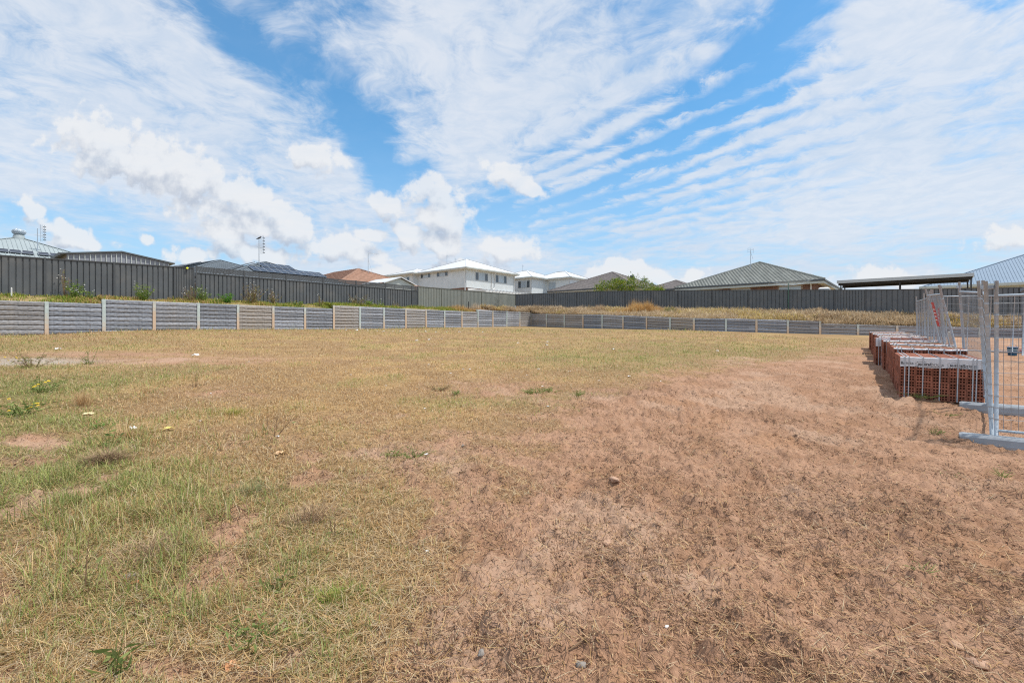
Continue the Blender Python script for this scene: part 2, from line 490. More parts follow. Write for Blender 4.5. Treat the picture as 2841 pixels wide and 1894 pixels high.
# --- what grows where (a map of the lot, read off the photograph once)
_by = [905, 935, 965, 1000, 1050, 1100, 1170, 1250, 1350, 1500, 1700, 1894, 2400]
_bx = [2900, 2540, 2330, 2140, 1800, 1560, 1390, 1300, 1260, 1190, 1070, 970, 760]
DIRTP = [  # px, py, rx, ry, strength
    (1230, 1250, 260, 60, .75), (1420, 1080, 220, 30, .55), (1700, 1085, 200, 26, .5), (1150, 1330, 160, 40, .45), (100, 1228, 110, 26, .8),
    (640, 1490, 90, 40, .7), (500, 1850, 190, 60, .8), (620, 1090, 150, 20, .45), (430, 1000, 420, 14, .6), (300, 985, 330, 10, .6),
    (2080, 1010, 220, 18, .5), (30, 1500, 90, 60, .4), (400, 1610, 120, 45, .35), (820, 1640, 90, 40, .3), (40, 1290, 60, 25, .5), (1000, 1160, 200, 20, .25)]
def lot_maps(x, y, z):
    px, py = pix(x, y, z)
    n1 = fbm(x * 0.9, y * 0.9, 4, 3); n2 = fbm(x * 3.1, y * 3.1, 4, 9); n3 = fbm(x * .35, y * .35, 3, 21)
    xb = np.interp(py, _by, _bx)
    wd = np.interp(py, [930, 1000, 1200, 1500, 1894], [160, 190, 180, 190, 200])
    d = (px - xb) / wd + (n1 - .5) * 2.6 + (n2 - .5) * 1.6
    dirt = sstep(-.9, 1.0, d)
    for (a, b, ra, rb, s) in DIRTP:
        e = np.exp(-(((px - a) / ra) ** 2 + ((py - b) / rb) ** 2) * 1.2) * s
        dirt = np.maximum(dirt, np.clip(e * 1.5 + (n2 - .5) * 1.6 * (e > .12) + (n1 - .5) * .7 * (e > .12), 0, 1))
    n5 = fbm(x * 1.7 + 31, y * 1.7, 4, 119, .6)
    dirt = np.maximum(dirt, sstep(.57, .66, n5) * .85 * sstep(1150, 1300, py))
    dirt = np.maximum(dirt, sstep(.66, .8, n2) * .35)
    dirt = np.where(y < 0.6, .4, dirt)
    # greenness
    gr = 0.13 + 0.34 * sstep(.48, .72, n3) * sstep(900, 1010, py)
    gr = gr + 0.44 * np.exp(-(((px - 380) / 600) ** 2 + ((py - 1600) / 300) ** 2))
    gr = gr + 0.55 * np.exp(-(((px - 20) / 260) ** 2 + ((py - 1200) / 240) ** 2))
    gr = gr + 0.35 * np.exp(-(((px - 900) / 150) ** 2 + ((py - 1690) / 190) ** 2))
    gr = gr + 0.32 * np.exp(-(((px - 1880) / 420) ** 2 + ((py - 990) / 38) ** 2))
    gr = gr + 0.20 * sstep(930, 912, py)
    gr = gr - 0.22 * np.exp(-(((px - 1050) / 420) ** 2 + ((py - 1080) / 110) ** 2))
    gr = gr + (n1 - .5) * .75 + (n2 - .5) * .35
    ge = np.exp(-(((px - 40) / 190) ** 2 + ((py - 1003) / 9) ** 2)); gravel = ge * 1.5 - (n2 - .5) * 2 * ge
    return np.clip(dirt, 0, 1), np.clip(gr, 0, 1), np.clip(gravel, 0, 1), n1, n2, n3, px, py

def tracks(x, y):
    """tyre ruts and scuffing pressed into the bare earth"""
    u = x * .955 + y * .295; v = -x * .295 + y * .955
    u = u + .25 * (fbm(v * .25, v * 0 + 3.1, 2, 71) - .5)
    a = fbm(u * 2.4, v * 1.1, 4, 41)
    return a

DIRT_L = np.array(srgb(190, 150, 122)) * .86; DIRT_D = np.array(srgb(178, 138, 110)) * .84; DIRT_O = np.array(srgb(188, 142, 106)) * .84
DIRT_G = np.array(srgb(200, 170, 146)) * .92
SOILG = np.array(srgb(160, 130, 94)) * .9; SOILGR = np.array(srgb(138, 128, 82)) * .9; GOLD = np.array(srgb(188, 154, 108)) * .9
GRAV = np.array(srgb(196, 182, 166)) * 1.3

def axis(segs):
    out = [segs[0][0]]
    for a, b, d0, d1 in segs:
        L = b - a
        n = max(1, int(round(L / ((d0 + d1) / 2))))
        t = np.linspace(0, 1, n + 1)[1:]
        if abs(d1 - d0) < 1e-9: out += list(a + L * t)
        else: out += list(a + L * (d0 * t + (d1 - d0) * t * t / 2) / ((d0 + d1) / 2))
    return np.array(out)
xs = axis([(-900, -70, 160, 20), (-70, -26, 8, 1.0), (-26, -6, .6, .06), (-6, -3.2, .055, .026), (-3.2, 4.2, .0225, .0225), (4.2, 8, .026, .06), (8, 30, .08, .7), (30, 80, 1, 10), (80, 900, 20, 160)])
ys = axis([(-900, -30, 160, 12), (-30, 1.2, 6, .2), (1.2, 4.2, .022, .025), (4.2, 9, .026, .05), (9, 22, .06, .2), (22, 52, .25, .8), (52, 120, 1, 12), (120, 1500, 20, 200)])
GX, GY = np.meshgrid(xs, ys)
gx, gy = GX.ravel(), GY.ravel()
gz = Hs(gx, gy) - H0
def relief(x, y, z0):
    dirt, gr, gv, n1, n2, n3, px, py = lot_maps(x, y, z0)
    near = sstep(30, 6, y) * sstep(-1, 1, y)
    tr = tracks(x, y)
    clod = fbm(x * 9, y * 9, 3, 55); fine = fbm(x * 24, y * 24, 2, 61)
    r = near * ((n1 - .5) * .07 + (tr - .5) * .07 * dirt + (np.maximum(clod - .46, 0) ** 1.1) * .15 * (0.3 + dirt) + (fine - .5) * .034 + (np.abs(fbm(x * 6.5, y * 6.5, 3, 101) - .5) * -.10 + .01) * dirt)
    r = r - .012 * dirt * near
    return r, (dirt, gr, gv, n1, n2, n3, px, py, tr, clod)
rl, mp = relief(gx, gy, gz)
gz = gz + rl
def H(x, y):
    z0 = Hs(x, y) - H0
    return z0 + relief(np.asarray(x, float), np.asarray(y, float), z0)[0]
dirt, gr, gv, n1, n2, n3, gpx, gpy, tr, clod = mp
d3 = lambda a: a[:, None]
colr = d3(1 - sstep(.35, .65, n2)) * DIRT_D + d3(sstep(.35, .65, n2)) * DIRT_L
og = .6 * sstep(.58, .74, fbm(gx * 1.4, gy * 1.4, 3, 77)); colr = colr * d3(1 - .7 * og) + DIRT_O * d3(.7 * og)
pg = sstep(.55, .72, fbm(gx * 1.1 + 9, gy * 1.1, 3, 83)); colr = colr * d3(1 - .4 * pg) + DIRT_G * d3(.4 * pg)
dk = sstep(.5, .66, tr) * .22; colr = colr * d3(1 - dk) + DIRT_D * .72 * d3(dk)
gcol = d3(1 - gr) * (SOILG * d3(1 - sstep(.35, .7, n1)) + GOLD * d3(sstep(.35, .7, n1))) + d3(gr) * SOILGR
col = colr * d3(dirt) + gcol * d3(1 - dirt)
col = col * d3(1 - gv) + GRAV * .6 * d3(gv)
nx, ny = len(xs), len(ys)
ii = (np.arange(ny - 1)[:, None] * nx + np.arange(nx - 1)[None, :]).ravel()
gq = np.stack([ii, ii + 1, ii + nx + 1, ii + nx], 1)
M_ground = attr_mat('lot_soil', 0.95, 0, .20, 34.0, .75, 45.0, .025)
ground = link('ground', big_mesh('ground', np.stack([gx, gy, gz], 1), gq, np.zeros((0, 3), np.int32), M_ground, col, True))
ground['kind'] = 'structure'

# ================================================================== wall and fence lines
def ray_line(px, p, q_):
    """point on line p-q (plan) seen at photo column px"""
    d = q_ - p; u = U(px)
    t = (u * p[1] - p[0]) / (d[0] - u * d[1])
    return p + d * t
LW = [wallk(k) for k in range(-3, 19)]
LW[-1] = CORNER.copy()
LWtop = lambda k: 2.91 if k < 1 else 3.12 if k < 7 else 3.33 if k < 14 else 3.53
r_u = [1218, 1256, 1297, 1340, 1384, 1432, 1486, 1540, 1594, 1667, 1737, 1809, 1883, 1970]
RW = []
for i, u in enumerate(r_u):
    px = u * 2841 / 2352
    RW.append(CORNER.copy() if i == 0 else ray_line(px, CORNER, R8) if i <= 8 else ray_line(px, R8, RE))
dR = (RE - R8) / np.linalg.norm(RE - R8)
for i in range(9): RW.append(RW[-1] + dR * 2.2)
_ry = [(1476, 870.5), (1672, 873), (1925, 882.4), (2013, 883.6), (2098, 885.4), (2186, 888), (2274, 891)]
_ry2 = [(2274, 897), (2382, 900), (2490, 903), (2841, 912), (3400, 925)]
def rtop(p, side):
    px = CX + p[0] / p[1] * F
    tb = _ry if (px < 2270 or (px < 2280 and side == 0)) else _ry2
    return zat(np.interp(px, [a for a, b in tb], [b for a, b in tb]), p[1])

# fences: plan polylines with top and base heights
FL0 = np.array([-17.68, 26.7]); FLd = np.array([.0602, .0715]) * 26.7
def fl(t): return FL0 + FLd * t
FC = np.array([.36, 50.0])
FR = [FC, np.array([9.15, 49.4]), np.array([15.24, 43.9]), np.array([24.1, 35.8]), np.array([27.8, 32.7]), np.array([44, 29.4])]

# terrace behind the retaining walls: rows from wall to fence to far country
def lerp(a, b, t): return a + (b - a) * t
def left_fz(p): return 3.2 + (p[1] - 21) * .02
rows_pairs = []
nl = np.array([-.768, .641])
for k, p in enumerate(LW[:-1]):
    kk = k - 3
    f_ = p + nl * 1.45
    zt = LWtop(kk - .01)
    rows_pairs.append((p + nl * .05, zt - .03, f_, left_fz(f_) + .02, nl))
    if kk in (1, 7, 14):
        p2 = p + np.array([.01, .012]); f2 = p2 + nl * 1.45
        rows_pairs.append((p2 + nl * .05, LWtop(kk) - .05, f2, left_fz(f2) + .02, nl))
rows_pairs.append((CORNER + np.array([-.03, .05]), 3.45, FC, 4.0, np.array([-.1, 1])))
RFX = [a for a in FR]
_fb = [(1430, 3.95), (1666, 3.85), (1882, 3.5), (2316, 3.02), (2556, 2.7), (2900, 2.5), (3500, 2.4)]
def right_fz(p):
    px = CX + p[0] / p[1] * F
    return float(np.interp(px, [a for a, b in _fb], [b for a, b in _fb]))
def on_fr(px):
    for a, b in zip(FR[:-1], FR[1:]):
        pa, pb = CX + a[0] / a[1] * F, CX + b[0] / b[1] * F
        if px <= pb: return ray_line(px, a, b)
    return None
for i, p in enumerate(RW[1:]):
    px = CX + p[0] / p[1] * F
    f_ = on_fr(px)
    if f_ is None: f_ = FR[-1]
    for sd in ((0, 1) if abs(px - 2274) < 6 else (0,)):
        rows_pairs.append((p + np.array([.02 + .01 * sd, .06]), rtop(p, sd) - .04, f_ + np.array([.01 * sd, 0]), right_fz(f_) + .02, np.array([.35, .94])))
tv = []; ss_ = [0, .15, .35, .55, .75, .9, 1.0]
for (a, za, b, zb, nn) in rows_pairs:
    for s in ss_:
        p = lerp(a, b, s); z = lerp(za, zb, s ** .8) + (.05 * math.sin(p[0] * 2.1 + p[1] * 1.3) * math.sin(math.pi * s))
        tv.append((p[0], p[1], z))
    for dd, dz_ in ((4, .15), (14, .5), (50, 1.0), (400, 1.5), (1200, 2)):
        p = b + nn * dd / np.linalg.norm(nn); tv.append((p[0], p[1], zb + dz_))
nr = len(ss_) + 5; NP = len(rows_pairs)
tf = [(i * nr + j, (i + 1) * nr + j, (i + 1) * nr + j + 1, i * nr + j + 1) for i in range(NP - 1) for j in range(nr - 1)]
M_terr = mat('terrace_soil', tuple(np.array(srgb(156, 134, 92)) * .9), .95, 0, .3, 2.5, .6, 30)
mb = MB(); mb.v = tv; mb.f = tf
terr = mb.build('upper_terrace', M_terr, None, True)
terr['kind'] = 'structure'
TV = np.array(tv).reshape(NP, nr, 3)
def terrace_at(i, s):
    """position on the terrace strip: i along (float), s from wall (0) to fence (1)"""
    i0 = np.clip(np.floor(i).astype(int), 0, NP - 2); fi = (i - i0)[:, None]
    j = np.interp(s, ss_, np.arange(len(ss_))); j0 = np.clip(np.floor(j).astype(int), 0, len(ss_) - 2); fj = (j - j0)[:, None]
    a = TV[i0, j0] * (1 - fi) + TV[i0 + 1, j0] * fi
    b = TV[i0, j0 + 1] * (1 - fi) + TV[i0 + 1, j0 + 1] * fi
    return a * (1 - fj) + b * fj

# ================================================================== concrete sleeper retaining walls
def concrete_extra(base_tint):
    def ex(t, c, co, tcn):
        oi = t.n('ShaderNodeObjectInfo')
        rnd = t.ss(oi.outputs['Random'], 0, 1, .74, 1.2)
        vm = t.n('ShaderNodeVectorMath', operation='SCALE'); t.lk(c, vm.inputs[0]); t.lk(rnd, vm.inputs['Scale'])
        gn = tcn.outputs['Object']
        oy = t.n('ShaderNodeSeparateXYZ'); t.lk(oi.outputs['Location'], oy.inputs[0])
        bay = t.ss(t.m('FRACT', t.m('MULTIPLY', oy.outputs[1], 3.77)), .55, 1.0, 0, .5)
        st = t.m('ADD', t.ss(t.noise(gn, 2.2, 3, .6), .55, .75, 0, .3), bay, clamp=True)
        return t.mix(st, vm.outputs[0], base_tint + (1,))
    return ex
M_sleep = mat('charcoal_concrete', srgb(150, 154, 162), .92, 0, .16, 14, .3, 60, .25, concrete_extra(srgb(176, 160, 138)))
def post_extra(t, c, co, tcn):
    oi = t.n('ShaderNodeObjectInfo')
    sp = t.n('ShaderNodeSeparateXYZ'); t.lk(tcn.outputs['Generated'], sp.inputs[0])
    lim = t.ss(oi.outputs['Random'], 0, 1, .45, 1.25)
    nz = t.noise(tcn.outputs['Object'], 5.0, 5, .65)
    lev = t.m('ADD', t.m('SUBTRACT', lim, sp.outputs[2]), t.m('MULTIPLY', t.m('SUBTRACT', nz, .5), 1.1))
    return t.mix(t.ss(lev, .0, .7, 0, .72), c, srgb(222, 180, 140) + (1,))
M_post = mat('galvanised_post_with_clay', srgb(196, 208, 205), .55, .15, .12, 8, .2, 30, .4, post_extra)

def sleeper_mesh(seed):
    nxx, prof = 30, [(-.022, .001), (.026, .018), (.034, .05), (.035, .08), (.034, .115), (.033, .145), (.026, .168), (-.014, .199)]
    mb = MB(); o = 0
    rows = len(prof)
    cuts = [0]
    rr = random.Random(seed)
    while cuts[-1] < 1: cuts.append(cuts[-1] + rr.uniform(.07, .2))
    for i in range(nxx + 1):
        xx = i / nxx
        cell = sum(1 for c_ in cuts if c_ <= xx)
        edge = min(abs(xx - c_) for c_ in cuts)
        for j, (dy_, zz) in enumerate(prof):
            d = dy_
            if 0 < j < rows - 1:
                d += (float(vnoise(np.array([xx * 26 + seed * 7.7]), np.array([zz * 30]), seed)[0]) - .5) * .017 + (((cell * 37 + seed * 11) % 7) / 7 - .5) * .010 - (.010 if edge < .017 else 0)
            mb.v.append((xx - .5, -d, zz - .2))
    for i in range(nxx):
        for j in range(rows - 1):
            a = i * rows + j
            mb.f.append((a, a + rows, a + rows + 1, a + 1))
    # back and ends as a plain slab
    b = len(mb.v)
    mb.v += [(-.5, .06, -.195), (.5, .06, -.195), (.5, .06, 0), (-.5, .06, 0)]
    mb.f.append((b + 1, b, b + 3, b + 2))
    mb.f.append(tuple([rows - 1 + i * rows for i in range(nxx + 1)] + [b + 2, b + 3]))
    mb.f.append(tuple([i * rows for i in reversed(range(nxx + 1))] + [b, b + 1]))
    mb.f.append(tuple(list(range(rows)) + [b + 3, b]))
    mb.f.append(tuple([nxx * rows + j for j in reversed(range(rows))] + [b + 1, b + 2]))
    return mb.mesh('sleeper', M_sleep)
SLM = [sleeper_mesh(s) for s in range(4)]
PITCH = .205
def wall_post_mesh(hgt):
    mb = MB()
    mb.box(-.065, .065, -.066, -.052, 0, hgt)
    mb.box(-.006, .006, -.052, .085, 0, hgt)
    mb.box(-.065, .065, .085, .098, 0, hgt)
    return mb.mesh('wall_post', M_post)
def retaining_wall(label, pts, tops, name='retaining_wall', ends=True):
    """pts plan points; tops[i] = (top at start of bay i, top at end of bay i)"""
    root = thing(name, label, 'retaining wall', (pts[0][0], pts[0][1], float(Hs(*pts[0])) - H0))
    oz = root.location.z; c = 0
    for i in range(len(pts) - 1):
        a, b = pts[i], pts[i + 1]
        L = np.linalg.norm(b - a); ang = math.atan2(b[1] - a[1], b[0] - a[0])
        t0, t1 = tops[i]; mid = (a + b) / 2
        low = min(float(Hs(*a)), float(Hs(*b)), float(Hs(*mid))) - H0
        pit = -math.atan2(t1 - t0, L)
        nrow = int(math.ceil(((t0 + t1) / 2 - low) / PITCH)) + 1
        for r_ in range(nrow):
            z = (t0 + t1) / 2 - r_ * PITCH
            link('sleeper', SLM[(c * 7 + r_ * 3) % 4], root, (mid[0] - root.location.x, mid[1] - root.location.y, z - oz), (0, pit, ang), (L - .03, 1, 1)); c += 1
    for i in range(len(pts)):
        p = pts[i]
        tt = max(tops[min(i, len(tops) - 1)][0], tops[max(i - 1, 0)][1]) + .015
        lo = float(Hs(*p)) - H0 - .3
        d = pts[min(i + 1, len(pts) - 1)] - pts[max(i - 1, 0)]
        link('wall_post', wall_post_mesh(tt - lo), root, (p[0] - root.location.x, p[1] - root.location.y, lo - oz), (0, 0, math.atan2(d[1], d[0])))
    return root
retaining_wall('long grey concrete sleeper retaining wall stepping up along the left boundary', LW, [(LWtop(k), LWtop(k)) for k in range(-3, 18)])
retaining_wall('low grey concrete sleeper retaining wall across the back right of the lot', RW, [(rtop(RW[i], 1), rtop(RW[i + 1], 0)) for i in range(len(RW) - 1)])

# ================================================================== steel sheet fences
def paint_extra(t, c, co, tcn):
    nz = t.noise(tcn.outputs['Object'], .8, 4, .6)
    sp = t.n('ShaderNodeSeparateXYZ'); t.lk(tcn.outputs['Object'], sp.inputs[0])
    dust = t.m('MULTIPLY', t.ss(nz, .45, .75), .12)
    return t.mix(dust, c, srgb(176, 165, 150) + (1,))
M_fdark = mat('charcoal_steel_sheet', srgb(92, 96, 99), .5, 0, .08, 2, 0, 1, .4, paint_extra)
M_fdark2 = mat('slate_steel_sheet', srgb(95, 100, 104), .5, 0, .08, 2, 0, 1, .4, paint_extra)
M_folive = mat('olive_grey_steel_sheet', srgb(130, 134, 128), .5, 0, .05, 2, 0, 1, .4, paint_extra)
M_fpost = mat('dark_steel_post', srgb(80, 83, 86), .5, 0, .06, 3, 0, 1, .4)
M_fpost_o = mat('olive_steel_post', srgb(112, 114, 106), .5, 0, .06, 3, 0, 1, .4)

def sheet(mb, a, b, za0, za1, zb0, zb1, nper, t0, t1, groove=.24, dep=.042):
    """corrugated infill between plan points a, b for fraction t0..t1 of nper periods"""
    d = b - a; L = np.linalg.norm(d); d = d / L; n = np.array([-d[1], d[0]])
    pts = []
    i0, i1 = t0, t1
    g = groove
    for i in range(i0, i1):
        for fx, yy in ((0, 0), (1 - g - .02, 0), (1 - g + .01, dep), (1 - .03, dep)):
            pts.append(((i + fx) / nper, yy))
    pts.append((i1 / nper, 0))
    vs = []
    for s, yy in pts:
        p = a + d * L * s + n * yy
        vs.append((p[0], p[1], lerp(za0, zb0, s))); vs.append((p[0], p[1], lerp(za1, zb1, s)))
    mb.add(vs, [(2 * k, 2 * k + 2, 2 * k + 3, 2 * k + 1) for k in range(len(pts) - 1)])

def steel_fence(name, label, posts, m_sheet, m_post, nper=11, lattice=None, skip_first=False, groove=.24):
    """posts: list of (plan, base z, top z)"""
    p0 = posts[0]
    root = thing(name, label, 'fence', (p0[0][0], p0[0][1], p0[1]))
    org = tuple(root.location)
    for i, (p, zb, zt) in enumerate(posts):
        d = posts[min(i + 1, len(posts) - 1)][0] - posts[max(i - 1, 0)][0]; d = d / np.linalg.norm(d)
        mb = MB(); mb.bar((p[0], p[1], zb - .3), (p[0], p[1], zt + .02), .06, .075, (d[0], d[1], 0))
        mb.build('fence_post', m_post, root, org=org)
    for i in range(len(posts) - 1):
        (a, zb0, zt0), (b, zb1, zt1) = posts[i], posts[i + 1]
        d = (b - a) / np.linalg.norm(b - a)
        lat = lattice and lattice(i)
        lh = .34 if lat else 0
        aa, bb = a + d * .035, b - d * .035
        for zz0, zz1, nm in ((zt0 - lh, zt1 - lh, 'top_rail'), (zb0 + .05, zb1 + .05, 'bottom_rail')):
            mb = MB(); mb.bar((aa[0], aa[1], zz0 - .02), (bb[0], bb[1], zz1 - .02), .055, .045); mb.build(nm, m_post, root, org=org)
        k3 = [0, nper // 3, 2 * nper // 3, nper]
        for s in range(3):
            mb = MB(); sheet(mb, aa, bb, zb0 + .03, zt0 - lh - .042, zb1 + .03, zt1 - lh - .042, nper, k3[s], k3[s + 1], groove)
            mb.build('fence_sheet', m_sheet, root, org=org)
        if lat:
            for r_ in range(5):
                q0 = zt0 - .03 - r_ * .062; q1 = zt1 - .03 - r_ * .062
                mb = MB(); mb.bar((aa[0], aa[1], q0), (bb[0], bb[1], q1), .03, .05 if r_ else .056); mb.build('slat', m_post, root, org=org)
            for fr in (.34, .67):
                pm = lerp(aa, bb, fr); zt = lerp(zt0, zt1, fr)
                mb = MB(); mb.bar((pm[0], pm[1], zt - lh), (pm[0], pm[1], zt - .01), .035, .028, (d[0], d[1], 0)); mb.build('mullion', m_post, root, org=org)
    return root
def lf(t, top): p = fl(t); return (p, left_fz(p) - .02, top)
steel_fence('steel_fence', 'plain charcoal steel sheet fence above the wall at far left', [lf(-5.407, 4.88), lf(-4.407, 4.9), lf(-3.407, 4.95), lf(-2.407, 5.0), lf(-1.407, 5.07), lf(-.384, 5.14), lf(-.02, 5.17)], M_fdark, M_fpost, nper=11)
ltp = [lf(t + .03, 5.25) for t in range(7)] + [lf(6.27, 5.25)]
steel_fence('steel_fence', 'charcoal steel fence topped with a strip of horizontal slats', ltp, M_fdark, M_fpost, nper=11, lattice=lambda i: True)
e0 = ltp[-1][0]
ol = [1160, 1225, 1282, 1336, 1384.5, 1430]
olp = []
for px in ol:
    p = ray_line(px, e0, FC); s = (p[1] - e0[1]) / (FC[1] - e0[1])
    if px == 1160: p = p + (FC - e0) * .002; s = max(s, .002)
    olp.append((p, lerp(3.52, 3.95, s), lerp(5.27, 5.5, s)))
steel_fence('steel_fence', 'olive grey steel sheet fence below the white houses', olp, M_folive, M_fpost_o, nper=14, groove=.18)
_ft = [(1430, 816), (1660, 807.5), (1882, 805), (2188, 803.5), (2316, 803.5), (2402, 803), (2556, 801.5), (2841, 797), (3600, 790)]
rpx = [1431.5, 1478.6, 1537, 1601, 1666, 1735, 1806, 1882, 1976, 2077, 2188, 2316, 2402, 2556, 2680, 2830, 3000]
rp = []
for px in rpx:
    p = on_fr(px)
    rp.append((p, right_fz(p), zat(np.interp(px, [a for a, b in _ft], [b for a, b in _ft]), p[1])))
steel_fence('steel_fence', 'long slate grey steel fence along the back right boundary', rp, M_fdark2, M_fpost, nper=10, groove=.2)

# ================================================================== houses
M_white_roof = mat('white_metal_roof', (.70, .71, .72), .4, 0, .03, 1, 0, 1, .4)
M_white_trim = mat('white_trim', (.80, .81, .81), .5, 0, .04, 2)
M_gutter = mat('pale_grey_gutter', srgb(198, 204, 200), .5, 0, .05, 2)
M_render = mat('pale_grey_render', srgb(218, 224, 227), .9, 0, .05, 1.2)
M_win_frame = mat('window_frame_grey', srgb(200, 204, 206), .5, 0, .03, 2)
M_glass = mat('window_glass', srgb(70, 80, 90), .06, 0, .25, .6, 0, 1, .9)
M_glass_l = mat('window_glass_with_blind', srgb(178, 190, 200), .12, 0, .1, .6, 0, 1, .8)
M_blind = mat('vertical_blinds', srgb(196, 200, 200), .6, 0, .12, 9)
M_brickface = mat('brown_face_brick', srgb(126, 92, 78), .9, 0, .32, 1.7, .3, 50)
M_mortar = mat('pale_mortar', srgb(196, 184, 168), .95, 0, .08, 8)
M_dark_metal = mat('grey_metal_roof', srgb(108, 116, 122), .5, 0, .04, 1, 0, 1, .3)
M_dark_trim = mat('dark_gutter', srgb(84, 88, 92), .5, 0, .05, 2)
M_light_metal = mat('light_grey_metal_roof', srgb(158, 168, 170), .5, 0, .04, 1, 0, 1, .3)
M_blue_metal = mat('blue_grey_metal_roof', srgb(132, 150, 168), .5, 0, .04, 1, 0, 1, .3)
M_mauve = mat('mauve_grey_cladding', srgb(146, 149, 158), .5, 0, .04, 1, 0, 1, .3)
M_brown_tile = mat('terracotta_brown_tile', srgb(178, 144, 124), .85, 0, .16, 3, .2, 30, .2)
M_grey_tile = mat('warm_grey_tile', srgb(150, 142, 138), .85, 0, .14, 3, .2, 30, .2)
M_green_tile = mat('grey_green_tile', srgb(152, 154, 148), .8, 0, .14, 3, .2, 30, .25)
M_panel = mat('solar_cell', srgb(46, 52, 66), .25, 0, .15, 2, 0, 1, .4)
M_alu = mat('aluminium_frame', srgb(180, 184, 188), .35, .6, .05, 3)
M_galv = mat('galvanised_steel', srgb(172, 184, 194), .4, .15, .12, 14, .1, 60, .5)
M_beige = mat('beige_panel', srgb(176, 164, 132), .8, 0, .06, 2)
M_black = mat('black_plastic', srgb(40, 40, 42), .5, 0, .1, 4)
M_paleblue = mat('pale_blue_cladding', srgb(206, 220, 228), .5, 0, .04, 3)
M_dk_steel = mat('dark_painted_steel', srgb(66, 64, 66), .5, 0, .06, 3)

def local_a(C, px):
    """distance along A from corner C that is seen at column px"""
    u = U(px); return (u * C[1] - C[0]) / (math.cos(YAW) - u * math.sin(YAW))
def local_b(C, px):
    u = U(px); return (u * C[1] - C[0]) / (-math.sin(YAW) - u * math.cos(YAW))
def cxy(px, Z): return np.array([U(px) * Z, Z])

def roof_face(mb, caps, P, e, inw, L, Dp, tan, z0, mode, rib=.22):
    """one hip-roof plane. P eave start, e along eave, inw towards the ridge, Dp plan depth"""
    P = np.array(P, float); e = np.array(e, float); inw = np.array(inw, float)
    def pt(t, r, h=0.0):
        p = P + e * t + inw * r
        return (p[0], p[1], z0 + r * tan + h)
    if mode in ('flat', 'rib'):
        mb.add([pt(0, 0), pt(L, 0), pt(L - Dp, Dp), pt(Dp, Dp)] if L > 2 * Dp + 1e-6 else [pt(0, 0), pt(L, 0), pt(L / 2, L / 2)], [(0, 1, 2, 3)] if L > 2 * Dp + 1e-6 else [(0, 1, 2)])
        if mode == 'rib':
            n = int(L / rib)
            for i in range(1, n):
                t = i * L / n; rm = min(t, L - t, Dp)
                if rm < .12: continue
                a0, a1, b0, b1 = pt(t - .035, 0.01, .0), pt(t + .035, .01, .0), pt(t + .035, rm - .04, .0), pt(t - .035, rm - .04, .0)
                c0, c1, d1, d0 = pt(t - .012, .01, .035), pt(t + .012, .01, .035), pt(t + .012, rm - .04, .035), pt(t - .012, rm - .04, .035)
                mb.add([a0, c0, c1, a1, b1, d1, d0, b0], [(0, 1, 6, 7), (1, 2, 5, 6), (2, 3, 4, 5), (0, 3, 2, 1)])
    else:
        ds = .30; n = int(math.ceil(Dp / ds))
        per = .30
        for i in range(n):
            r0, r1 = i * ds, min((i + 1) * ds + .03, Dp)
            ta, tb = r0, L - r0
            if tb - ta < .05: continue
            if mode == 'wave':
                m_ = max(1, int(round((tb - ta) / per * 4)))
            else:
                m_ = max(1, int(round((tb - ta) / per)))
            vs = []
            for k in range(m_ + 1):
                t = ta + (tb - ta) * k / m_
                hw = (.018 * math.sin(2 * math.pi * (t / per + .5 * (i % 2)))) if mode == 'wave' else (.006 * ((k * 7 + i * 3) % 3))
                tt = min(max(t, r1), L - r1) if r1 < L / 2 else L / 2
                vs += [pt(t, r0, .0), pt(t, r0, .085 + hw), pt(tt, r1, .012 + hw)]
            mb.add(vs, [f for k in range(m_) for f in ((3 * k, 3 * k + 3, 3 * k + 4, 3 * k + 1), (3 * k + 1, 3 * k + 4, 3 * k + 5, 3 * k + 2))])

